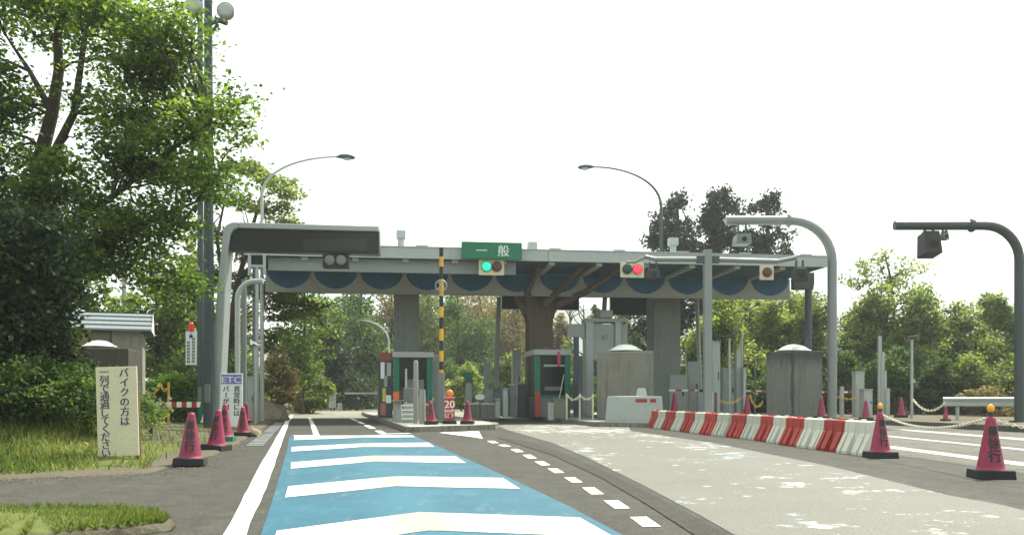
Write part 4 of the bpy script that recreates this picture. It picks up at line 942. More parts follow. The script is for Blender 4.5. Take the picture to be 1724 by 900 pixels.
# pipe antenna post behind it
def pipe_arch(px, ybase, px_end, ytop, Y, wpx, bendpx, label, m, zb=ISL, ring=None, group='bent pipe antenna posts', ybt=None):
    S = Y / F; x = XA(px, Y); z = ZA(ytop, Y) - zb; b_ = bendpx * S; sg = 1 if px_end > px else -1; r = wpx * S / 2
    t = thing('antenna_pole', label, 'antenna pole', (x, Y, zb), 0, group); pts = [(0, 0, 0), (0, 0, z - b_)]
    for i in range(1, 11): a = math.pi / 2 * i / 10; pts.append((sg * b_ * (1 - math.cos(a)), 0, z - b_ + b_ * math.sin(a)))
    pts.append(((px_end - px) * S, 0, z)); mb = MB(); mb.tube(pts, r, 18); mb.build('pipe', M[m], t)
    mb = MB(); mb.cyl((0, 0, 0), (0, 0, .06), r * 1.9); mb.build('base_plate', M[m], t)
    for i in range(4):
        pass
    if ring:
        mb = MB(); xr = (ring - px) * S; mb.tube([(xr - .09, 0, z), (xr - .05, 0, z), (xr + .05, 0, z), (xr + .09, 0, z)], [r * 1.05, r * 1.45, r * 1.45, r * 1.05], 18); mb.build('flange', M[m], t)
    return t, z
pipe_arch(400, 700, 443, 473, 33, 9, 30, 'slim grey bent pipe post behind the slanted gantry frame', 'grey_paint', 0)
post('steel_post', 411, 470, 7, 34, 'dark square post beside the slim bent pipe post', 'post', 'grey_dark', 0, square=True)
post('steel_post', 428, 430, 5, 43, 'thin dark post right of the slim bent pipe post', 'post', 'grey_dark', 0, square=True)
cabinet(422, 635, 12, 36, 'narrow grey cabinet behind the ETC board', 'galv', .3, 0)
S = 36 / F; t = thing('bracket_frame', 'small square grey steel frame on the left end of the toll roof', 'steel frame', (XA(433, 37), 37, 0), R(7)); z0, z1 = ZA(462, 37), ZA(424, 37); mb = MB()
mb.b2(-.36, -.24, -.1, 0, z0, z1); mb.b2(.24, .36, -.1, 0, z0, z1); mb.b2(-.24, .24, -.1, 0, z1 - .12, z1); mb.b2(-.24, .24, -.1, 0, z0 + .3, z0 + .4); mb.b2(-.06, .06, -.08, .02, 0, z0 + .35); mb.build('frame', M['galv'], t)
# solar marker post at left
def solar_post(px, ytop, wpx, Y, hw, label, m, zb=ISL, tilt=25, group='small solar lamp posts'):
    S = Y / F; h = ZA(ytop, Y) - zb; t = thing('solar_lamp', label, 'solar lamp', (XA(px, Y), Y, zb), 0, group); mb = MB(); mb.cyl((0, 0, 0), (0, 0, h), wpx * S / 2); mb.build('post', M['galv'], t)
    mb = MB(); mb.box((0, 0, h + .08), (hw * S, .45, .07), ry=R(tilt)); mb.build('panel', M[m], t, bevel=.01); mb = MB(); mb.cyl((0, 0, h - .02), (0, 0, h + .09), wpx * S * .8); mb.build('head', M['dark_steel'], t); return t
solar_post(430, 581, 6, 36, 15, 'short pale post with a bright slanted cap left of the blue lane', 'white', 0, 25)
solar_post(1535, 570, 4.5, 39, 20, 'solar lamp post with a dark panel on the right verge', 'blue_steel', .17, -8)
solar_post(1228, 568, 4, 41, 16, 'slim lamp post with dark head right of the T shaped pole', 'blue_steel', ISL, -12)

# ---- T shaped pole on the middle island
Y = 36; S = Y / F; tp = thing('antenna_mast', 'grey T shaped mast with two long pale horizontal arms before the roof', 'mast', (XA(1191, Y), Y, ISL), R(2)); zt = ZA(421, Y) - ISL; za = ZA(437, Y) - ISL
mb = MB(); mb.b2(-.155, .155, -.155, .155, 0, zt); mb.build('mast', M['pole_grey'], tp, bevel=.02)
for sg, xe, xk in ((-1, -106, -88), (1, 150, 118)):
    e, k = xe * S, xk * S
    mb = MB(); mb.tube([(sg * .16, -.05, za), (k, -.05, za - .06 * (sg > 0))], .10, 10); mb.tube([(k, -.05, za - .06 * (sg > 0)), (e, -.05, za + .10)], .085, 10)
    if sg < 0: mb.tube([(e, -.05, za + .10), (e - .4, -.05, za - .12), (e - .75, -.05, za - .12)][:3], .06, 8)
    mb.build('arm', M['pole_grey'], tp)
    mb = MB(); mb.b2(sg * .155 + (0 if sg > 0 else -.3), sg * .155 + (.3 if sg > 0 else 0), -.16, .06, za - .14, za + .13); mb.build('clamp', M['dark_steel'], tp)
def hang_cam(px, py, Y, w, h, label, top=None, tilt=0, m='black', group='cameras and antennas hung from the poles'):
    S = Y / F; t = thing('antenna_unit', label, 'camera', W(px, py, Y), 0, group); w *= S; h *= S
    mb = MB(); mb.box((0, 0, -h / 2), (w, w * 1.3, h), top=.86, rx=R(tilt)); mb.build('housing', M[m], t, bevel=.03)
    mb = MB(); mb.tube([(0, -w * .62, -h * .55), (0, -w * .7, -h * .55)], min(w, h) * .25, 14); mb.build('lens', M['glass'], t)
    mb = MB(); mb.b2(-w * .35, w * .35, -.1, .1, -.02, .06); mb.b2(-w * .3, -w * .2, -.06, .06, .06, (top or 6) * S); mb.b2(w * .2, w * .3, -.06, .06, .06, (top or 6) * S); mb.build('bracket', M['dark_steel'], t); return t
hang_cam(1099, 455, 36, 22, 15, 'dark boxy camera with pale lens hung under the T mast left arm', 14)
hang_cam(1346, 452, 36, 22, 22, 'dark camera cluster hung under the right end of the T mast', 14)
S = 44 / F; t = thing('steel_pole', 'dark blue pole with bracket arm behind the right end of the roof', 'pole', (XA(1361, 44), 44, .17), 0); h = ZA(478, 44) - .17
mb = MB(); mb.cyl((0, 0, 0), (0, 0, h), .17); mb.build('pole', M['blue_steel'], t); mb = MB(); mb.box((-.3, 0, h - .1), (1.0, .4, .35)); mb.box((.05, 0, h + .25), (.4, .3, .6)); mb.build('bracket', M['dark_steel'], t)
# ---- two big bent pipes on the right
p1, z1 = pipe_arch(1401, 708, 1222, 371, 41, 15.5, 70, 'large pale grey bent pipe pole arching left over the exit lanes', 'pole_grey', .17, 1328)
hang_cam(1249, 396, 41, 26, 16, 'grey camera box hung under the pale bent pipe arm', 17, m='grey_dark')
p2, z2 = pipe_arch(1716, 720, 1506, 379.5, 33, 15.5, 58, 'large backlit dark bent pipe pole at the right edge of the view', 'dark_steel', .17, 1636)  # same pipe type seen backlit: its shade is put into darker steel
hang_cam(1564, 392, 33, 28, 39, 'dark boxy antenna hung under the dark bent pipe arm', 13, tilt=-8); hang_cam(1590, 392, 33, 11, 12, 'small grey camera beside the boxy antenna on the dark pipe', 12, m='grey_dark')
# ---- striped height bar on the first island
Y = 32; S = Y / F; sb = thing('striped_post', 'tall thin yellow and black striped post with a small ring wheel', 'post', (XA(743, Y), Y, ISL), 0)
mb = MB(); mb.box((0, 0, .9), (.26, .26, 1.8), top=.92); mb.box((0, 0, .05), (.5, .5, .1)); mb.build('pedestal', M['grey_dark'], sb, bevel=.02)
mb = MB(); zt = ZA(417, Y) - ISL; z = 1.8; k = 0
edges = [640, 614, 598, 574, 549, 524, 497, 467, 444, 431, 417]; edges = [642, 622, 608, 590, 573, 553, 534, 516, 498, 470, 449, 432, 417]
mb.cyl((0, 0, 1.8), (0, 0, ZA(640, Y) - ISL), .05)
for i in range(len(edges) - 1):
    mb.mi = i % 2; mb.cyl((0, 0, ZA(edges[i], Y) - ISL), (0, 0, ZA(edges[i + 1], Y) - ISL), .075, n=12)
mb.build('bar', [M['yellow'], M['black']], sb)
zc = ZA(481, Y) - ISL; mb = MB(); ring = [(.2 * math.cos(a * math.pi / 12), -.1, zc + .2 * math.sin(a * math.pi / 12)) for a in range(24)]
mb.tube(ring + [ring[0]], .018, 6, cap=False)
for a in (45, 135): c, s_ = math.cos(R(a)) * .2, math.sin(R(a)) * .2; mb.tube([(-c, -.1, zc - s_), (c, -.1, zc + s_)], .012, 6)
mb.build('ring_wheel', M['galv'], sb)
# ---- red 20 km/h sign
Y = 30.6; S = Y / F; rs_ = thing('speed_sign', 'small red board reading 20 km/h on a black rubber foot', 'sign', (XA(757, Y), Y, ISL), R(4))
mb = MB(); mb.box((0, .1, .06), (.5, .5, .12), top=.9); mb.build('base', M['rubber'], rs_, bevel=.015)
w = 17.5 * S; h0, h1 = .13, .13 + 37 * S; mb = MB(); mb.b2(-w / 2, w / 2, .03, .09, h0, h1); mb.build('board', M['red_sign'], rs_, bevel=.01)
text_obj('lettering', [('20', 0, h1 - .2, .36, .026, dict(bold=.02)), ('km/h', 0, h0 + .33, .17, .026, dict(bold=.03)), ('以下', 0, h0 + .15, .19, .026, dict(bold=.02))], M['sign_letter'], rs_)
mb = MB(); mb.b2(-w / 2, w / 2, .02, .10, h1, h1 + .03); mb.build('top_rail', M['cream'], rs_); mb = MB(); mb.ball((0, .06, h1 + .16), .13); mb.cyl((0, .06, h1 + .02), (0, .06, h1 + .1), .04); mb.build('orange_lamp', M['orange'], rs_)
# ---- more on the first island
post('bollard', 700, 609, 9, 31, 'tall pale round topped post in front of the first booth', 'bollard', 'concrete_pale', ISL, .9, cap=True)
post('bollard', 711, 655, 10, 30.5, 'short square concrete post left of the pink cone on the island nose', 'bollard', 'concrete_pale', ISL, .9, square=True)
post('steel_post', 683.5, 620, 3.5, 33, 'thin pale stick post left of the tall round topped post', 'post', 'grey_paint')
S = 32 / F; t = thing('equipment_box', 'grey ribbed equipment stand before the first booth', 'equipment box', (XA(687, 32), 32, ISL), R(6))
mb = MB(); mb.box((0, .2, .35), (.42, .4, .7), top=.8); mb.build('stand', M['galv'], t, bevel=.02); mb = MB(); mb.box((0, .2, 1.0), (.34, .35, .5)); mb.build('head', M['grey_dark'], t, bevel=.02)
for i in range(4):
    mb = MB(); mb.b2(-.24, .24, -.06, .0, .12 + i * .16, .16 + i * .16); mb.build('slat', M['white'], t)
cabinet(669, 675, 18, 33, 'low sloping pale concrete plinth left of the ribbed stand', 'concrete_pale', .7, taper=.6, door=False, group=None)
cabinet(735, 598, 20, 43.5, 'tall pale grey cabinet behind the striped post', 'grey_paint', .5)
cabinet(748, 655, 22, 36, 'squat dark grey machine behind the red speed sign', 'grey_dark', .6)
chain([(XA(712, 33), 33, 1.0), (XA(720, 33), 33, .78), (XA(730, 33), 33, 1.05)], [.05, .05], .02, M['chain_yellow'], 'short yellow chain looped above the island cones')
# ---- second lane and second island
c_ = cabinet(789, 628, 13, 44, 'tapered grey cabinet with a green cap between the lanes', 'grey_paint', .5, zb=.0, cap='booth_green', taper=.72, door=False)
mb = MB(); S = 44 / F; z = ZA(640, 44); mb.b2(-6 * S, 6 * S, -.04, .5, z - .1, ZA(628, 44) + .04); mb.build('green_cap', M['booth_green'], c_)
S = 43 / F; t = thing('reflector_disc', 'white oval disc beside the green capped cabinet', 'reflector', (XA(808, 43), 43, ZA(668, 43)), R(0)); mb = MB(); mb.tube([(0, 0, 0), (0, .03, 0), (0, .06, 0)], [.22, .25, .2], 20); o = mb.build('disc', M['white'], t); o.scale = (1.0, 1, .62); mb = MB(); mb.cyl((0, .08, 0), (0, .1, -1.0), .04); mb.build('stem', M['grey_dark'], t)
post('inclined_pole', 833, 500, 10, 47, 'tall pale tapering pole leaning right under the roof', 'pole', 'grey_paint', ISL, .75, lean=7)
cabinet(828, 655, 24, 46.5, 'pale grey plinth at the foot of the leaning pole', 'galv', .8, taper=.8, door=False)
cabinet(821, 611, 11, 47.5, 'slim grey cabinet left of the leaning pole', 'grey_paint', .4)
S = 50 / F; t = thing('low_wall', 'low pale concrete wall in front of the slim cabinets', 'wall', (XA(813, 44), 44, .0), R(9)); mb = MB(); mb.b2(-.9, .75, 0, .4, 0, .75); mb.build('wall', M['concrete_pale'], t, bevel=.03); mb = MB(); mb.b2(-.93, .78, -.03, .43, .752, .82); mb.build('coping', M['white'], t)
for px, yt, w, Y, m, lb in ((838, 672, 9, 41, 'concrete_pale', 'pale leaning concrete post beside the dark machine'), (851, 655, 9, 41.5, 'grey_paint', 'grey narrow machine post left of the second booth'), (864, 648, 13, 42, 'grey_dark', 'dark grey machine with a pale top left of the second booth'), (879, 648, 14, 43, 'dark_steel', 'dark machine against the left side of the second booth')):
    c_ = cabinet(px, yt, w, Y, lb, m, .5, cap='roof_edge' if m != 'dark_steel' else m, taper=.86)
cabinet(845, 655, 30, 44.5, 'broad dark brown hooded machine between the leaning pole and the booth', 'grey_dark', .6, taper=.9)
cabinet(870, 590, 15, 52, 'tall blue grey cabinet far behind the second booth', 'grey_paint', .5)
post('bollard', 927, 677, 9, 36.5, 'short square concrete post before the second booth', 'bollard', 'concrete_pale', ISL, 1, square=True)
cabinet(944, 672, 26, 38.5, 'low brown concrete plinth in front of the second booth', 'concrete', .6, door=False)
for px in (954, 976, 998): post('chain_post', px, 662, 3, 37, 'thin chain post on the second island, %s' % {954: 'nearest the booth', 976: 'in the middle of the chain', 998: 'against the grey cabinet'}[px], 'post', 'cream')
z = ZA(664, 37); chain([(XA(954, 37), 36.9, z), (XA(976, 37), 36.9, z), (XA(999, 37), 36.9, z)], [.22, .2], .022, M['chain_white'], 'pale chain in two loops beside the second booth')
post('steel_post', 970, 567, 9, 42, 'grey square post left of the tall equipment cabinet', 'post', 'blue_steel', square=True)
cabinet(979, 600, 8, 47, 'slim pale locker seen behind the square grey post', 'roof_edge', .3)
# ---- third island
def boom(px0, px1, py, Y, label, rz=0, pivot=None, red=True, zb=ISL):
    S = Y / F; z = ZA(py, Y); t = thing('barrier_gate', label, 'barrier gate', (XA(pivot or px1, Y), Y, zb), rz, 'barrier gates across the lanes'); x0, x1 = (px0 - (pivot or px1)) * S, (px1 - (pivot or px1)) * S
    mb = MB(); n = max(4, int((x1 - x0) / .28))
    for i in range(n): mb.mi = i % 2 if red else 0; mb.b2(x0 + (x1 - x0) * i / n, x0 + (x1 - x0) * (i + 1) / n, -.035, .035, z - zb - .06, z - zb + .03)
    mb.build('boom', [M['white'], M['red_plastic']], t)
    mb = MB(); mb.b2(-.16, .16, -.16, .2, 0, z - zb + .06) if pivot is None else mb.b2(-.16, .16, -.16, .2, 0, z - zb + .06); mb.build('housing', M['grey_paint'], t, bevel=.02); mb = MB(); mb.b2(-.1, .1, -.2, -.161, z - zb - .1, z - zb + .04); mb.build('hub', M['black'], t); return t
boom(1126, 1180, 656, 44, 'striped barrier arm in front of the grey panels beside the T mast')
boom(1255, 1300, 657, 47, 'striped barrier arm left of the dark striped concrete block')
boom(1376, 1447, 659, 45, 'striped barrier arm right of the pale bent pipe pole')
boom(437, 512, 664, 62, 'long red and white barrier arm far off across the left side road', zb=0)
boom(580, 642, 661, 44, 'white barrier arm reaching left from the first booth', red=False)
for px, yt, w, Y, m, lb in ((1142, 632, 30, 46, 'grey_paint', 'wide low grey panel cabinet behind the left striped arm'), (1168, 610, 20, 47, 'grey_paint', 'tall grey cabinet left of the T mast'), (1206, 575, 14, 42, 'grey_paint', 'tall slim grey cabinet right of the T mast'), (1228, 620, 22, 44, 'grey_paint', 'grey cabinet behind the slim lamp post'), (1244, 590, 8, 42.5, 'grey_paint', 'very slim tall grey cabinet among the posts'), (1203, 660, 14, 40, 'galv', 'small pale meter cabinet at the foot of the T mast'), (1254, 620, 5, 42, 'galv', 'thin grey cabinet edge left of the concrete block')):
    cabinet(px, yt, w, Y, lb, m, .4)
post('steel_post', 1249, 557, 4, 43, 'thin grey antenna post among the tall cabinets', 'post', 'galv')
post('steel_post', 1271, 603, 2.5, 43, 'very thin pole just left of the striped concrete block', 'post', 'grey_dark')
post('inclined_pole', 1181, 500, 7, 49, 'grey pole leaning left behind the T mast', 'pole', 'grey_paint', ISL, 1, lean=-8, square=False)
post('steel_post', 1205, 660, 5, 39.2, 'orange brown wooden stake at the foot of the T mast', 'post', 'brown_board')
z = ZA(668, 40); chain([(XA(1205, 40), 40, z), (XA(1230, 40), 40, z - .25), (XA(1250, 40), 40, z)], [.1, .05], .025, M['chain_yellow'], 'yellow chain swagged between the middle island posts')
chain([(XA(1262, 40), 40, z + .1), (XA(1285, 40), 40, z - .1)], [.45], .025, M['chain_yellow'], 'yellow chain looped in front of the striped concrete block')
t = solar_post(1155, 566, 2.5, 56, 0, 'thin distant lamp post with two pale heads right of the third column', 'white', 0)
for k, py in enumerate((567, 614)):
    mb = MB(); S = 56 / F; mb.box((-5 * S, 0, ZA(py, 56)), (9 * S, .4, .14), top=.8); mb.build('lamp_head', M['white'], t, bevel=.02)
# ---- right verge
cabinet(1448, 626, 16, 43, 'tall pale cabinet at the end of the right striped arm', 'grey_paint', .4, .17); cabinet(1462, 656, 15, 41, 'lower grey cabinet with black handle beside the tall pale one', 'grey_paint', .5, .17)
post('bollard', 1417, 650, 6, 43, 'slim grey bollard under the right striped arm', 'bollard', 'grey_paint', .17, square=True)
for px, yt, w, Y, lb in ((1481, 565, 5, 43, 'tallest of the stepped grey posts on the right verge'), (1486, 592, 5, 42.5, 'second tallest of the stepped grey posts on the right verge'), (1490, 624, 4, 42, 'third tallest of the stepped grey posts on the right verge'), (1494, 653, 6, 41.5, 'shortest of the stepped grey posts on the right verge')):
    post('steel_post', px, yt, w, Y, lb, 'post', 'grey_paint', .17, square=True, group='stepped grey posts on the right verge')
z = ZA(672, 38); chain([(XA(1537, 38.6), 38.6, z), (XA(1592, 36), 36, z - .1)], [.42], .025, M['chain_white'], 'pale chain sagging from the solar lamp post to the guard rail')
z = ZA(667, 43); chain([(XA(1405, 43), 42.8, z), (XA(1446, 43), 42.8, z)], [.12], .022, M['chain_yellow'], 'yellow chain under the right striped arm')
# guard rail
gr = thing('guard_rail', 'galvanised steel guard rail on the right verge', 'guard rail', (XA(1592, 36.5), 36.5, .17), R(-18))
prof = [(-.02, .55), (-.07, .58), (-.07, .66), (-.01, .71), (-.01, .76), (-.07, .81), (-.07, .89), (-.02, .93), (.01, .93), (-.03, .87), (-.03, .82), (.03, .76), (.03, .71), (-.03, .65), (-.03, .6), (.01, .55)]
mb = MB(); k = len(prof)
for x0, x1 in ((-.1, 4.0), (4.02, 8.0), (8.02, 12)): mb.add([(x0, *p) for p in prof] + [(x1, *p) for p in prof], [tuple(range(k))[::-1], tuple(range(k, 2 * k))] + [(i, (i + 1) % k, k + (i + 1) % k, k + i) for i in range(k)])
mb.build('beam', M['galv'], gr)
for x in (.45, 3.9, 7.9): mb = MB(); mb.cyl((x, .1, -.1), (x, .1, .9), .07); mb.build('post', M['galv'], gr)

# ---- cream notice board on the left bank
Y = 14.2; S = Y / F; nb = thing('notice_board', 'cream upright board with dark blue Japanese writing standing in the grass', 'sign', (XA(200, Y), Y, .1), R(1.5)); nb.rotation_euler = (0, R(-1.6), R(2))
zt = ZA(617, Y) - .1; w = 68 * S; mb = MB(); mb.b2(-w / 2, w / 2, -.015, .02, 0, zt - .0); mb.build('board', M['cream'], nb, bevel=.006)
def vcol(chars, px, y0, pitch, size, turn=(), y=-.019): return [(c, (px - 200) * S, ZA(y0 + i * pitch, Y) - .1, size * S, y, dict(turn=c in turn, bold=.022)) for i, c in enumerate(chars)]
text_obj('lettering', vcol('バイクの方は', 213, 627, 16.3, 17), M['navy'], nb); text_obj('lettering', vcol('一列で通過してください', 180, 625, 13.6, 16.5), M['navy'], nb)
mb = MB()
for sx in (-.3, .3): mb.b2(sx - .03, sx + .03, .022, .08, -.1, zt * .8)
mb.build('stake', M['brown_board'], nb)
# ---- ETC board
Y = 28.3; S = Y / F; eb = thing('notice_board', 'white upright board with a purple ETC header beside the thick pole', 'sign', (XA(390, Y), Y, .03), R(3)); zt = ZA(628, Y) - .03; w = 37 * S
mb = MB(); mb.b2(-w / 2, w / 2, -.02, .02, .1, zt); mb.build('board', M['sign_white'], eb, bevel=.008)
mb = MB(); mb.b2(-w / 2 + .03, w / 2 - .03, -.026, -.021, ZA(646, Y) - .03, ZA(630, Y) - .03); mb.build('header', M['etc_blue'], eb)
def ecol(chars, px, y0, pitch, size, turn=()): return [(c, (px - 390) * S, ZA(y0 + i * pitch, Y) - .03, size * S, -.024, dict(turn=c in turn, bold=.03)) for i, c in enumerate(chars)]
text_obj('header_lettering', [('ETC', 0, ZA(638, Y) - .03, 15 * S, -.031, dict(wide=1.25, bold=.02))], M['sign_letter'], eb)
text_obj('lettering', ecol('異常時には', 399, 654, 10.2, 11), M['ink'], eb); text_obj('lettering', ecol('バーが開かない', 381, 654, 10.2, 11, 'ー'), M['ink'], eb)
mb = MB()
for sx in (-.3, .3): mb.cyl((sx, .05, -.05), (sx, .05, zt * .85), .03)
mb.build('leg', M['galv'], eb)
# ---- warning board with red lamp
Y = 36; S = Y / F; wb = thing('warning_board', 'narrow white board with a black star under a red lamp', 'sign', (XA(322, Y), Y, .0), R(2)); zt = ZA(557, Y); z0 = ZA(614, Y); w = 18 * S
mb = MB(); mb.b2(-w / 2, w / 2, -.03, .03, z0, zt); mb.build('board', M['sign_white'], wb, bevel=.01)
mb = MB(); mb.b2(-.05, .05, .03, .12, 0, zt); mb.build('post', M['brown_board'], wb)
mb = MB(); mb.cyl((0, 0, zt), (0, 0, zt + .06), .12); mb.cyl((0, 0, zt + .06), (0, 0, zt + .26), .11, .10); mb.ball((0, 0, zt + .26), .10, half=True); mb.build('lamp', M['red_lamp'], wb)
text_obj('star', [('★', 0, zt - .2, .30, -.034)], M['ink'], wb)
mb = MB(); rg = random.Random(9)
for cx, y0, nn in ((.095, 570, 8), (-.105, 576, 7)):
    for i in range(nn):
        zc = ZA(y0 + i * 5.4, Y); 
        for q in range(3): zq = zc + (q - 1) * .038; mb.b2(cx - .055, cx + .055, -.034, -.031, zq - .009, zq + .009)
        for q in (-.045, rg.choice((0, .02, -.02)), .045): mb.b2(cx + q - .008, cx + q + .008, -.036, -.0335, zc - .045, zc + .045)
mb.build('lettering', M['ink'], wb)
# ---- tin roofed shed
Y = 30; S = Y / F; sh = thing('tin_shed', 'small corrugated shed with a ribbed grey tin roof behind the left shrubs', 'shed', (XA(180, Y), Y, .0), R(20)); x0, x1 = -55 * S, 55 * S; ze = ZA(556, Y); zr = ZA(533, Y) + .25
def wav(x0, x1, y, z0, z1, vert=True):
    n = int((x1 - x0) / .05); vs_ = []
    for i in range(n + 1):
        x = x0 + (x1 - x0) * i / n; yy = y + .022 * math.sin(i * 1.2); vs_ += [(x, yy, z0), (x, yy, z1)]
    return vs_, [(2 * i, 2 * i + 2, 2 * i + 3, 2 * i + 1) for i in range(n)]
mb = MB(); mb.add(*wav(x0 + 1.25, x1, 0, 0, ze), True); mb.b2(x0, x1, .1, 2.4, 0, ze - .03); mb.build('wall', M['corrugated'], sh)
mb = MB(); mb.b2(x0, x0 + 1.2, .02, .095, .2, ze - .1); mb.build('door', mat('shed_door', (.20, .18, .12), var=.2), sh)
mb = MB()
for i in range(4):
    a, b_ = i / 4, (i + 1) / 4; ya, yb = -.35 + 1.55 * a, -.35 + 1.55 * b_ + .06; za_, zb_ = ze + (zr - ze) * a, ze + (zr - ze) * b_
    for sy in (1, -1):
        f = (lambda y: y) if sy == 1 else (lambda y: 2.4 - y); mb.add([(x0 - .25, f(ya), za_ + .05), (x1 + .3, f(ya), za_ + .05), (x1 + .3, f(yb), zb_ + .02), (x0 - .25, f(yb), zb_ + .02), (x0 - .25, f(ya), za_ - .02), (x1 + .3, f(ya), za_ - .02), (x1 + .3, f(yb), zb_ - .05), (x0 - .25, f(yb), zb_ - .05)], [(0, 1, 2, 3), (7, 6, 5, 4), (0, 4, 5, 1), (1, 5, 6, 2), (3, 7, 4, 0)])
mb.build('roof', M['tin'], sh)
mb = MB(); mb.extr([(0, 0), (0, 0), (0, 0)], 0, 0) if False else mb.add([(x1 + .305, -.35, ze), (x1 + .305, 2.75, ze), (x1 + .305, 1.45, zr), (x1 + .305, .95, zr)], [(0, 1, 2, 3)]); mb.build('sunlit_gable_trim', M['white'], sh)  # sun on the gable end painted in as white
post('steel_pole', 209, 440, 7, 36, 'pale pole rising behind the tin roofed shed', 'pole', 'grey_paint', 0)
# ---- left lane bits: striped tape rail, chain, hedges, flag, rubble, small signs
t = thing('striped_rail', 'red and white striped rail between low trestles left of the thick pole', 'barrier', (XA(300, 34), 34, .1), 0); S = 34 / F; mb = MB(); x0, x1 = -36 * S, 40 * S; z = ZA(678, 34) - .1
for i in range(9): mb.mi = i % 2; mb.b2(x0 + (x1 - x0) * i / 9, x0 + (x1 - x0) * (i + 1) / 9, -.03, .03, z - .16, z + .05)
mb.build('rail', [M['white'], M['red_plastic']], t)
for x in (x0 + .2, x1 - .2):
    mb = MB(); mb.tube([(x - .2, 0, 0), (x, 0, z), (x + .2, 0, 0)], .03, 6); mb.build('trestle', M['dark_steel'], t)
for px, Y, lb in ((238, 34.5, 'yellow chain post at the corner of the shed'), (284, 34.5, 'orange chain post in front of the clipped hedge')):
    post('chain_post', px, 643, 4, Y, lb, 'post', 'yellow', .1)
z = ZA(648, 34.5); chain([(XA(232, 34.5), 34.5, z - .3), (XA(238, 34.5), 34.5, z), (XA(270, 34.5), 34.5, z + .1), (XA(284, 34.5), 34.5, z)], [.1, .45, .3], .03, M['chain_yellow'], 'yellow chain hanging before the clipped hedge by the shed')
S = 33 / F; t = thing('pennant_stand', 'small green and white folded stand leaning by the thick pole', 'stand', (XA(337, 33), 33, .1), 0); mb = MB(); mb.extr([(-.12, 0), (.28, 0), (.2, 1.0), (.08, 1.05)], -.03, .03); mb.build('panel', M['sign_green'], t); mb = MB(); mb.extr([(.02, .05), (.2, .05), (.17, .5)], -.034, -.031); mb.build('stripe', M['white'], t)
def rock(px, py, r, label, seed, z=.1):
    rng = np.random.default_rng(seed); bm = bmesh.new(); bmesh.ops.create_icosphere(bm, subdivisions=2, radius=1)
    for v in bm.verts: v.co *= 1 + .35 * math.sin(v.co.x * 3 + seed) * math.cos(v.co.y * 4 + seed * 2) + rng.normal() * .06; v.co.z *= .6
    me = bpy.data.meshes.new('rubble_stone'); bm.to_mesh(me); bm.free(); me.materials.append(M['rock']); o = bpy.data.objects.new('rubble_stone', me); COL.objects.link(o); o.location = G(px, py, z); o.scale = (r, r, r); return tag(o, label, 'stone', 'rubble stones on the left roadside')
rock(452, 704, 1.0, 'big tan boulder at the edge of the dirt mound left of the road', 3); rock(440, 698, 1.3, 'grey boulder behind the tan one on the dirt mound', 5, .2); rock(463, 698, .7, 'small tan stone right of the big boulder', 8); rock(425, 731, .28, 'pale stone right of the cone beside the ETC board', 11, .05); rock(398, 722, .28, 'pale stone between the cones before the ETC board', 13, .05)
# mound of soil left of the bend
mb = MB(); c0 = G(452, 697); N = 24; vs_ = []
for r_ in range(7):
    for j in range(N): a = 2 * math.pi * j / N; k = r_ / 6; vs_.append((c0.x - 2.2 + 5.2 * k * math.cos(a) * (1 + .2 * hsh(j, 2)), c0.y + 3 + 7 * k * math.sin(a), 1.25 * (1 - sm(k)) * (1 + .3 * hsh(j * .8, r_)) - .02))
mb.add(vs_, [(r_ * N + j, r_ * N + (j + 1) % N, (r_ + 1) * N + (j + 1) % N, (r_ + 1) * N + j) for r_ in range(6) for j in range(N)], True); tag(mb.build('dirt_mound', M['rock']), kind='structure')
for px, yt, w, Y, lb in ((559.5, 660, 11, 76, 'distant white notice board at the far road bend'), (572, 678, 7, 76, 'small distant white sign right of the far notice board')):
    S = Y / F; h = ZA(yt, Y); t = thing('road_sign', lb, 'sign', (XA(px, Y), Y, 0), 0); mb = MB(); mb.b2(-w * S / 2, w * S / 2, -.04, .04, h * .18, h); mb.build('board', M['concrete_pale'], t); mb = MB(); mb.b2(-.05, .05, .041, .1, 0, h * .9); mb.build('post', M['galv'], t)
# loose stones, dead leaves and crumbs of soil along the left verge edge (uncountable)
rng = np.random.default_rng(17); V = []; T = []
for k in range(2200):
    s_ = int(rng.random() * 84); p = EDGE[min(s_, NS - 1)]; q = p + Vector((rng.normal() * .35 - .05, rng.normal() * .35, 0)); r = rng.uniform(.006, .02) * (1.7 if rng.random() < .05 else 1)
    a = rng.random() * 6.28; u = Vector((math.cos(a) * r, math.sin(a) * r, 0)); w_ = Vector((-math.sin(a) * r * .7, math.cos(a) * r * .7, 0)); top = Vector((q.x, q.y, .012 + r * .35)); b0 = Vector((q.x, q.y, .004))
    for c1, c2 in ((u, w_), (w_, -u), (-u, -w_), (-w_, u)): V += [b0 + c1, b0 + c2, top]
M['crumb'] = earth('crumbs', (.20, .175, .125), (.09, .075, .05), (.30, .28, .22), 3)
tag(np_mesh('verge_debris', np.array([tuple(v) for v in V]), 3, M['crumb']), 'loose stones and dry crumbs of soil along the left verge edge', 'debris', kind='stuff')

# ============================================================ TREES AND SHRUBS
def E(px, py, Y, rx, ry, dp, n): S = Y / F; p = W(px, py, Y); return (p.x, p.y, p.z, rx * S, dp, ry * S, n)
def WP(*a): return [W(*p) for p in a]
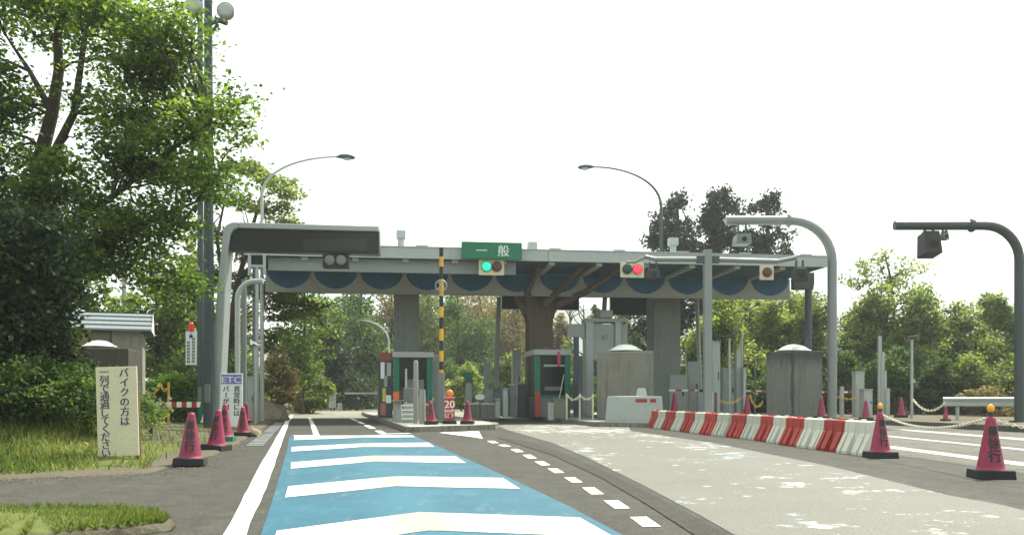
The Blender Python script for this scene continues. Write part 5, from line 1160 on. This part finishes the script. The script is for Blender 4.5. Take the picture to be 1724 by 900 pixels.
# near maple
Y = 21.5
ells = [E(50, 20, Y, 110, 45, 1.6, 52), E(190, 25, Y - 1, 70, 45, 1.5, 30), E(255, 70, Y - 1.5, 52, 50, 1.3, 30), E(180, 110, Y, 60, 40, 1.5, 12), E(262, 140, Y - 1, 55, 34, 1.4, 24), E(215, 205, Y, 90, 36, 1.7, 32),
        E(310, 212, Y - 1.5, 55, 32, 1.3, 22), E(372, 195, Y - 1.8, 26, 26, .8, 7), E(402, 238, Y - 1.8, 22, 7, .4, 3), E(385, 165, Y - 1.8, 14, 10, .4, 2), E(275, 285, Y - .5, 80, 36, 1.7, 34), E(355, 300, Y - 1.5, 36, 30, .9, 10), E(130, 310, Y, 80, 45, 1.7, 26), E(215, 370, Y - .5, 95, 42, 1.8, 36),
        E(300, 375, Y - 1, 45, 42, 1.3, 14), E(50, 262, Y, 60, 14, 1.4, 12), E(20, 310, Y + .5, 60, 40, 1.4, 18), E(225, 440, Y - .5, 90, 42, 1.6, 32), E(275, 470, Y, 45, 30, 1.2, 9), E(120, 420, Y - 1, 90, 55, 1.6, 36), E(-50, 140, Y, 30, 110, 1.5, 18), E(20, 390, Y, 70, 55, 1.5, 30), E(305, 45, Y - 1.6, 22, 34, .7, 7), E(10, 120, Y - .8, 26, 16, .6, 5), E(330, 130, Y - 1.6, 14, 10, .5, 2), E(10, 165, Y, 50, 26, 1.2, 13), E(0, 215, Y, 50, 30, 1.3, 14), E(210, 270, Y - .6, 60, 30, 1.3, 16), E(60, 345, Y - .6, 70, 40, 1.3, 20)]
x_ = XA(25, Y)
tree('maple_tree', 'large broad leaved maple filling the upper left, bright leaves edging the sky', 'tree', (x_, Y, 0), [(x_, Y, 0)] + WP((38, 560, Y), (55, 450, Y), (68, 330, Y), (72, 250, Y), (88, 190, Y), (99, 120, Y), (97, 60, Y), (110, 0, Y)), .26, ells, .55, 78, .135, L['maple'], 11, None, .38, 'bark', 60, 1.4,
     [(.14, WP((68, 330, Y), (85, 270, Y), (125, 190, Y - .2), (143, 60, Y - .3), (150, 0, Y - .3))), (.12, WP((55, 450, Y), (110, 390, Y - .4), (190, 330, Y - .8), (290, 250, Y - 1.2), (350, 210, Y - 1.5))), (.12, WP((48, 500, Y), (130, 420, Y - .4), (230, 380, Y - .8), (330, 340, Y - 1.2))), (.09, WP((88, 190, Y), (50, 120, Y), (10, 60, Y)))], wid=.30)
# dark evergreen beside the maple
Y = 17.5
tree('evergreen_tree', 'dark dense evergreen standing at the left edge under the maple', 'tree', (XA(10, Y), Y, .3), [(XA(10, Y), Y, .3)] + WP((20, 560, Y), (30, 460, Y), (40, 380, Y)), .14,
     [E(20, 430, Y, 75, 90, 1.2, 60), E(-30, 520, Y, 80, 110, 1.2, 60), E(45, 520, Y, 55, 80, 1.1, 55), E(65, 470, Y + .5, 42, 60, 1.0, 34), E(10, 610, Y, 90, 60, 1.1, 50), E(-60, 400, Y, 60, 100, 1.1, 50), E(50, 590, Y, 45, 40, .8, 30)], .42, 90, .12, L['dark'], 12, None, .7)
# shrubs on the bank
def shrub(label, parts, Y, lm, seed, leaf=.075, cr=.25, per=70, flat=.7, name='shrub', z=.2, group='roadside shrubs'):
    ells = [E(a, b_, Y + dy, rx, ry, dp, n) for (a, b_, rx, ry, dp, n, dy) in parts]; px = parts[0][0]; c = W(px, 690, Y)
    return tree(name, label, 'shrub', (c.x, Y, z), [(c.x, Y, z), (c.x, Y, z + .4), (c.x + .1, Y, z + .9)], .04, ells, cr, per, leaf, lm, seed, group, flat, 'bark', 16)
shrub('broad dark green shrub left of the cream notice board', [(80, 660, 110, 55, .9, 90, 0), (200, 680, 55, 40, .7, 40, -.3), (-30, 650, 90, 70, .9, 60, 0), (110, 640, 50, 22, .7, 24, .4)], 16.5, L['shrub'], 21)
shrub('sunlit yellow green sprays of foliage beside the white dome', [(88, 575, 32, 22, .5, 20, 0), (112, 562, 18, 12, .4, 8, 0), (75, 600, 40, 18, .5, 16, 0)], 18.5, L['fresh'], 22, .10)
shrub('olive shrub directly behind the cream notice board', [(195, 665, 34, 38, .5, 30, 0)], 18.0, L['shrub'], 23)
shrub('small brownish shrub right of the cream board beside the dirt path', [(254, 696, 12, 12, .3, 12, 0), (243, 690, 8, 12, .25, 6, 0)], 21, L['olive'], 24)
# clipped hedges
for px0, px1, yt, Y, lb, sd in ((246, 284, 640, 36.5, 'low clipped hedge behind the hanging yellow chain', 31), (285, 346, 630, 36.5, 'taller clipped hedge with a bright top left of the thick pole', 32), (496, 530, 667, 70, 'low bright clipped bush at the road bend', 33)):
    S = Y / F; rng = np.random.default_rng(sd); h = ZA(yt, Y); n = 120; xm = XA((px0 + px1) / 2, Y); w = (px1 - px0) * S
    ells = [(xm + w * .5 * a, Y + .5 * b_, h * c, w * .16, .35, h * .12, 7) for a in (-.75, -.4, 0, .4, .75) for b_ in (-1, 1) for c in (.25, .5, .82)]
    tree('clipped_hedge', lb, 'hedge', (xm, Y, 0), [(xm, Y, 0), (xm, Y, h * .4), (xm, Y, h * .7)], .05, ells, .28, 60, .11, L['hedge'], sd, 'clipped hedges', .7)
BG = 'trees around the toll gate'
def bt(name, label, px, ytop, Y, w, lk, seed, cat='tree', **k): return blob_tree(name, label, cat, px, ytop, Y, w, L[lk], seed, BG if cat == 'tree' else 'bushes under the trees', **k)
# left, behind shed and pole
bt('broadleaf_tree', 'deep green tree directly behind the tin shed roof', 120, 380, 36, 190, 'maple', 41, leaf=.2, n=7)
bt('broadleaf_tree', 'leafy tree between the shed and the thick pole', 262, 420, 44, 150, 'maple', 42, leaf=.2, n=7)
bt('broadleaf_tree', 'tree right behind the narrow warning board', 325, 400, 50, 120, 'olive', 43, leaf=.22, n=7)
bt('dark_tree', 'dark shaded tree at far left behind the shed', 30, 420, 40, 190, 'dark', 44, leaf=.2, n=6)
Y = 43
tree('zelkova_tree', 'spreading tree with layered crown rising behind the dark gantry sign', 'tree', (XA(375, Y), Y, 0), [(XA(372, Y), Y, 0)] + WP((378, 600, Y), (388, 540, Y), (402, 470, Y), (420, 400, Y), (440, 330, Y)), .24,
     [E(415, 285, Y, 34, 8, 1.6, 14), E(455, 305, Y, 34, 7, 1.4, 12), E(480, 325, Y, 18, 6, 1, 6), E(400, 340, Y, 60, 12, 2, 20), E(460, 352, Y, 40, 9, 1.6, 12), E(488, 378, Y, 20, 6, 1, 6), E(380, 395, Y, 60, 18, 2, 22), E(440, 420, Y, 50, 26, 2, 26), E(470, 500, Y + 2, 40, 26, 2, 22), E(350, 460, Y, 40, 40, 1.8, 24), E(410, 480, Y + 1, 40, 30, 2, 20), E(500, 520, Y + 3, 40, 26, 2, 22), E(450, 560, Y + 2, 36, 30, 2, 16)], .55, 60, .18, L['olive'], 45, BG, .35, 'bark', 34, 1.3,
     [(.15, WP((388, 540, Y), (375, 470, Y), (365, 400, Y), (380, 330, Y))), (.12, WP((402, 470, Y), (440, 430, Y), (475, 370, Y)))])
bt('broadleaf_tree', 'fresh green tree seen under the left end of the roof', 508, 440, 60, 140, 'maple', 46, leaf=.24, n=6, dens=.75)
bt('brown_shrub', 'brownish rounded shrub behind the short pale capped post', 462, 585, 56, 90, 'autumn', 47, 'shrub', leaf=.2, n=4, low=.0)
bt('brown_shrub', 'large olive brown shrub right of the thin grey pole', 515, 592, 62, 80, 'olive', 48, 'shrub', leaf=.2, n=4, low=.0)
bt('bamboo_clump', 'tall dark bamboo grove between the grey pole and the first column', 600, 462, 92, 150, 'shrub', 49, leaf=.34, n=8, low=.0, dens=1.2)
bt('bamboo_clump', 'dark green grove behind the white barrier arm', 560, 520, 82, 120, 'dark', 50, leaf=.32, n=6, low=.0, dens=1.2)
bt('broadleaf_tree', 'olive tree top showing left of the first column', 655, 455, 105, 130, 'autumn', 51, leaf=.27, n=7, dens=1.7)
bt('broadleaf_shrub', 'yellowish bush left of the first booth', 652, 585, 80, 34, 'olive', 52, 'shrub', leaf=.26, n=4, low=.0)
bt('broadleaf_tree', 'tree just right of the first column under the roof', 728, 452, 104, 140, 'olive', 53, leaf=.27, n=8, dens=1.7, low=.02)
bt('broadleaf_tree', 'mixed olive tree behind the striped post', 775, 478, 95, 130, 'shrub', 54, leaf=.26, n=7, dens=1.7, low=.02)
bt('broadleaf_tree', 'yellow brown tree left of the leaning pale pole', 812, 450, 112, 140, 'autumn', 55, leaf=.28, n=8, dens=1.7, low=.02)
bt('broadleaf_tree', 'brownish tree between the leaning pole and brown column', 868, 455, 108, 140, 'autumn', 56, leaf=.28, n=8, dens=1.7, low=.02)
bt('broadleaf_shrub', 'bright bush behind the green capped cabinet', 790, 610, 76, 70, 'fresh', 57, 'shrub', leaf=.24, n=4, low=.0)
bt('broadleaf_shrub', 'leafy bush left of the second booth', 860, 590, 78, 70, 'olive', 58, 'shrub', leaf=.24, n=4, low=.0)
bt('broadleaf_shrub', 'dark bush low behind the squat island machine', 745, 600, 84, 80, 'shrub', 59, 'shrub', leaf=.26, n=4, low=.0)
bt('broadleaf_tree', 'round tan crowned tree right of the brown column', 945, 532, 105, 60, 'autumn', 60, leaf=.34, n=5, low=.02)
bt('broadleaf_shrub', 'green bush between the second booth and the tall equipment cabinet', 955, 575, 84, 70, 'olive', 61, 'shrub', leaf=.26, n=4, low=.0)
bt('broadleaf_tree', 'small conifer like tree left of the cabinet top box', 1003, 503, 100, 26, 'shrub', 62, leaf=.3, n=6, low=.02)
bt('broadleaf_tree', 'yellow green tree behind the cabinet top box', 1050, 512, 95, 60, 'olive', 63, leaf=.26, n=7, dens=1.7, low=.02)
for a in (('pale olive tree of the far wood behind the thin grey pole', 540, 478, 'olive', 121), ('pale tree of the far wood left of the first column', 615, 482, 'shrub', 122), ('pale tree of the far wood right of the first column', 712, 472, 'olive', 123), ('pale tree of the far wood behind the striped post', 765, 476, 'shrub', 124), ('pale tree of the far wood beside the leaning pole', 838, 474, 'olive', 125), ('pale tree of the far wood left of the brown column', 885, 478, 'autumn', 126)):
    bt('broadleaf_tree', a[0], a[1], a[2], 128, 150, a[3], a[4], leaf=.34, n=7, low=.0, dens=1.5)
bt('broadleaf_tree', 'green tree filling the space between bent pipe post and gantry frame', 405, 500, 52, 110, 'olive', 127, leaf=.2, n=6, low=.0, dens=1.4)
bt('broadleaf_shrub', 'dark shrub behind the ETC board and grey posts', 400, 610, 47, 90, 'shrub', 128, 'shrub', leaf=.17, n=4, low=.0, dens=1.4)
bt('broadleaf_shrub', 'dark shrub behind the clipped hedges', 300, 600, 48, 130, 'shrub', 129, 'shrub', leaf=.17, n=4, low=.0, dens=1.3)
def bare(px, ytop, Y, label, seed):
    rng = np.random.default_rng(seed); h = ZA(ytop, Y); x = XA(px, Y); t = thing('bare_tree', label, 'tree', (x, Y, 0), 0, BG); mb = MB(); mb.tube([(0, 0, 0), (.1, 0, h * .5), (-.1, 0, h)], [.22, .15, .04], 7)
    for i in range(16):
        z = h * (.45 + .5 * rng.random()); sg = rng.choice([-1, 1]); limb(mb, rng, (0, 0, z), (sg * rng.uniform(.8, 2.6), rng.normal() * .8, z + rng.uniform(.6, 2.2)), .07, .015, sides=5)
    mb.build('trunk', M['bark'], t, recalc=False)
bare(960, 498, 96, 'bare thin trunk against the pale hill right of the brown column', 64); bare(984, 512, 94, 'bare leaning twigs against the pale hill left of the cabinet', 65)
# dark tall trees
def dark_tall(label, px, ytop, Y, parts, seed):
    x = XA(px, Y); tr = [(x, Y, 0), (x, Y, ZA(560, Y)), (x + .2, Y, ZA(440, Y)), (x, Y, ZA(ytop + 12, Y))]
    tree('tall_dark_tree', label, 'tree', (x, Y, 0), tr, .35, [E(a, b_, Y + dy, rx, ry, 2.2, int(n * 1.25) + 1) for a, b_, rx, ry, n, dy in parts], .52, 62, .24, L['cedar'], seed, BG, .8, 'bark', 50, .5)
dark_tall('leftmost dark tall tree, its top beside the pole of the leftward street lamp', 1140, 325, 72, [(1135, 345, 22, 20, 13, 0), (1110, 375, 14, 16, 6, 0), (1148, 378, 18, 20, 11, 0), (1100, 395, 12, 12, 5, 0), (1135, 400, 40, 24, 22, 0), (1150, 440, 55, 40, 40, 0), (1105, 402, 14, 8, 4, 0), (1140, 500, 60, 50, 50, 0), (1100, 545, 50, 60, 40, 0), (1150, 570, 50, 60, 40, 0)], 71)
dark_tall('tallest dark tree standing in the middle of the dark group', 1205, 314, 75, [(1212, 330, 18, 14, 9, 0), (1203, 350, 24, 20, 16, 0), (1232, 350, 12, 14, 5, 0), (1198, 380, 28, 24, 22, 0), (1215, 395, 34, 26, 24, 0), (1200, 440, 60, 40, 46, 0), (1180, 520, 50, 60, 40, 0)], 72)
dark_tall('dark tree with a parasol shaped top poking above the pale bent pipe', 1290, 328, 73, [(1290, 340, 22, 12, 9, 0), (1268, 352, 8, 6, 2, 0), (1308, 356, 12, 8, 3, 0), (1268, 402, 26, 18, 13, 0), (1300, 405, 32, 22, 15, 0), (1290, 372, 14, 12, 3, 0), (1275, 440, 50, 30, 30, 0), (1320, 400, 12, 10, 3, 0), (1322, 425, 12, 8, 3, 0), (1250, 350 + 20, 10, 8, 2, 0)], 73)
# right hand green mass
for a in (('bright green tree right of the third column under the roof', 1225, 478, 56, 130, 'fresh', 81), ('bright tree between the T mast and the dark striped block', 1290, 478, 60, 130, 'fresh', 82), ('green tree behind the pale bent pipe pole', 1365, 478, 58, 120, 'olive', 83),
          ('tall sparse topped tree right of the pale bent pipe', 1480, 470, 56, 130, 'fresh', 84), ('bright rounded tree left of the solar lamp post', 1545, 472, 54, 130, 'fresh', 85), ('tree behind the stepped grey posts', 1440, 492, 60, 120, 'olive', 86),
          ('mid green tree below the dark pipe antenna', 1612, 495, 54, 130, 'olive', 87), ('small pointed tree near the right edge', 1672, 478, 56, 90, 'fresh', 88), ('tree at the right edge behind the dark pipe pole', 1735, 490, 56, 120, 'olive', 89), ('bright tree reaching the fascia right of the T mast', 1255, 470, 63, 130, 'fresh', 93), ('bright tree reaching the fascia above the dark striped block', 1335, 470, 63, 130, 'fresh', 94), ('tree out past the right edge of the verge', 1810, 500, 58, 120, 'fresh', 90)):
    bt('roadside_tree', a[0], a[1], a[2], a[3], a[4], a[5], a[6], leaf=.20, n=8, low=.0, dens=1.9, per=32)
Y = 57
tree('sparse_tree', 'thin crowned tree with bare upper twigs topping the right hand greenery', 'tree', (XA(1500, Y), Y, 0), [(XA(1500, Y), Y, 0)] + WP((1502, 600, Y), (1505, 520, Y), (1500, 470, Y), (1490, 430, Y)), .16,
     [E(1488, 432, Y, 22, 12, 1, 7), E(1455, 455, Y, 22, 12, 1, 7), E(1435, 478, Y, 20, 12, 1, 7), E(1520, 455, Y, 28, 20, 1.2, 10), E(1480, 470, Y, 40, 18, 1.4, 14), E(1550, 450, Y, 12, 8, .8, 3), E(1530, 490, Y, 40, 30, 1.6, 20)], .45, 26, .2, L['fresh'], 91, BG, .6, 'bark', 24)
for a in (('leafy bush behind the grey cabinets of the middle island', 1235, 590, 54, 110, 'olive', 101), ('dark bush beside the dark striped concrete block', 1320, 600, 52, 110, 'shrub', 102), ('bush below the bright tree, right of the pale pipe pole', 1425, 590, 52, 100, 'shrub', 103), ('dark green bush behind the stepped grey posts', 1500, 585, 50, 100, 'shrub', 104), ('dark bush between solar lamp post and guard rail', 1575, 590, 50, 90, 'shrub', 105),
          ('dry olive bush right behind the guard rail', 1645, 595, 49, 110, 'olive', 106), ('bush behind the guard rail at the right edge', 1730, 590, 49, 120, 'olive', 107), ('low brown scrub beneath the guard rail', 1660, 650, 45, 110, 'autumn', 108), ('dark undergrowth behind the third column', 1150, 600, 60, 110, 'shrub', 109), ('yellow green bush between third column and T mast', 1160, 585, 57, 40, 'fresh', 110), ('dark bush behind the first concrete block', 1075, 560, 62, 80, 'dark', 111)):
    bt('broadleaf_shrub', a[0], a[1], a[2], a[3], a[4], a[5], a[6], 'shrub', leaf=.17, n=5, low=.0, dens=1.7, per=32)
# undergrowth: one low mass nobody could count along the foot of the wood
rng = np.random.default_rng(99); C = []; T = []
for k in range(1500):
    px = rng.uniform(440, 1900); Yk = rng.uniform(86, 100) if px < 1000 else rng.uniform(58, 66); x = XA(px, Yk); r = rng.uniform(.5, 1.1); m = 22
    if 470 < px < 640: Yk += 6
    p = rng.normal(size=(m, 3)) * np.array([.7, .6, .5]) * r + np.array([x, Yk, rng.uniform(.2, 2.6)]); p[:, 2] = np.abs(p[:, 2]); C.append(p); T.append(np.clip(rng.normal(.35, .15) + rng.normal(0, .12, m), 0, 1))
C = np.concatenate(C); T = np.concatenate(T); tag(np_mesh('undergrowth', leaves(rng, C, .34), 4, L['shrub'], T), 'dark mixed undergrowth along the foot of the trees', 'undergrowth', kind='stuff')
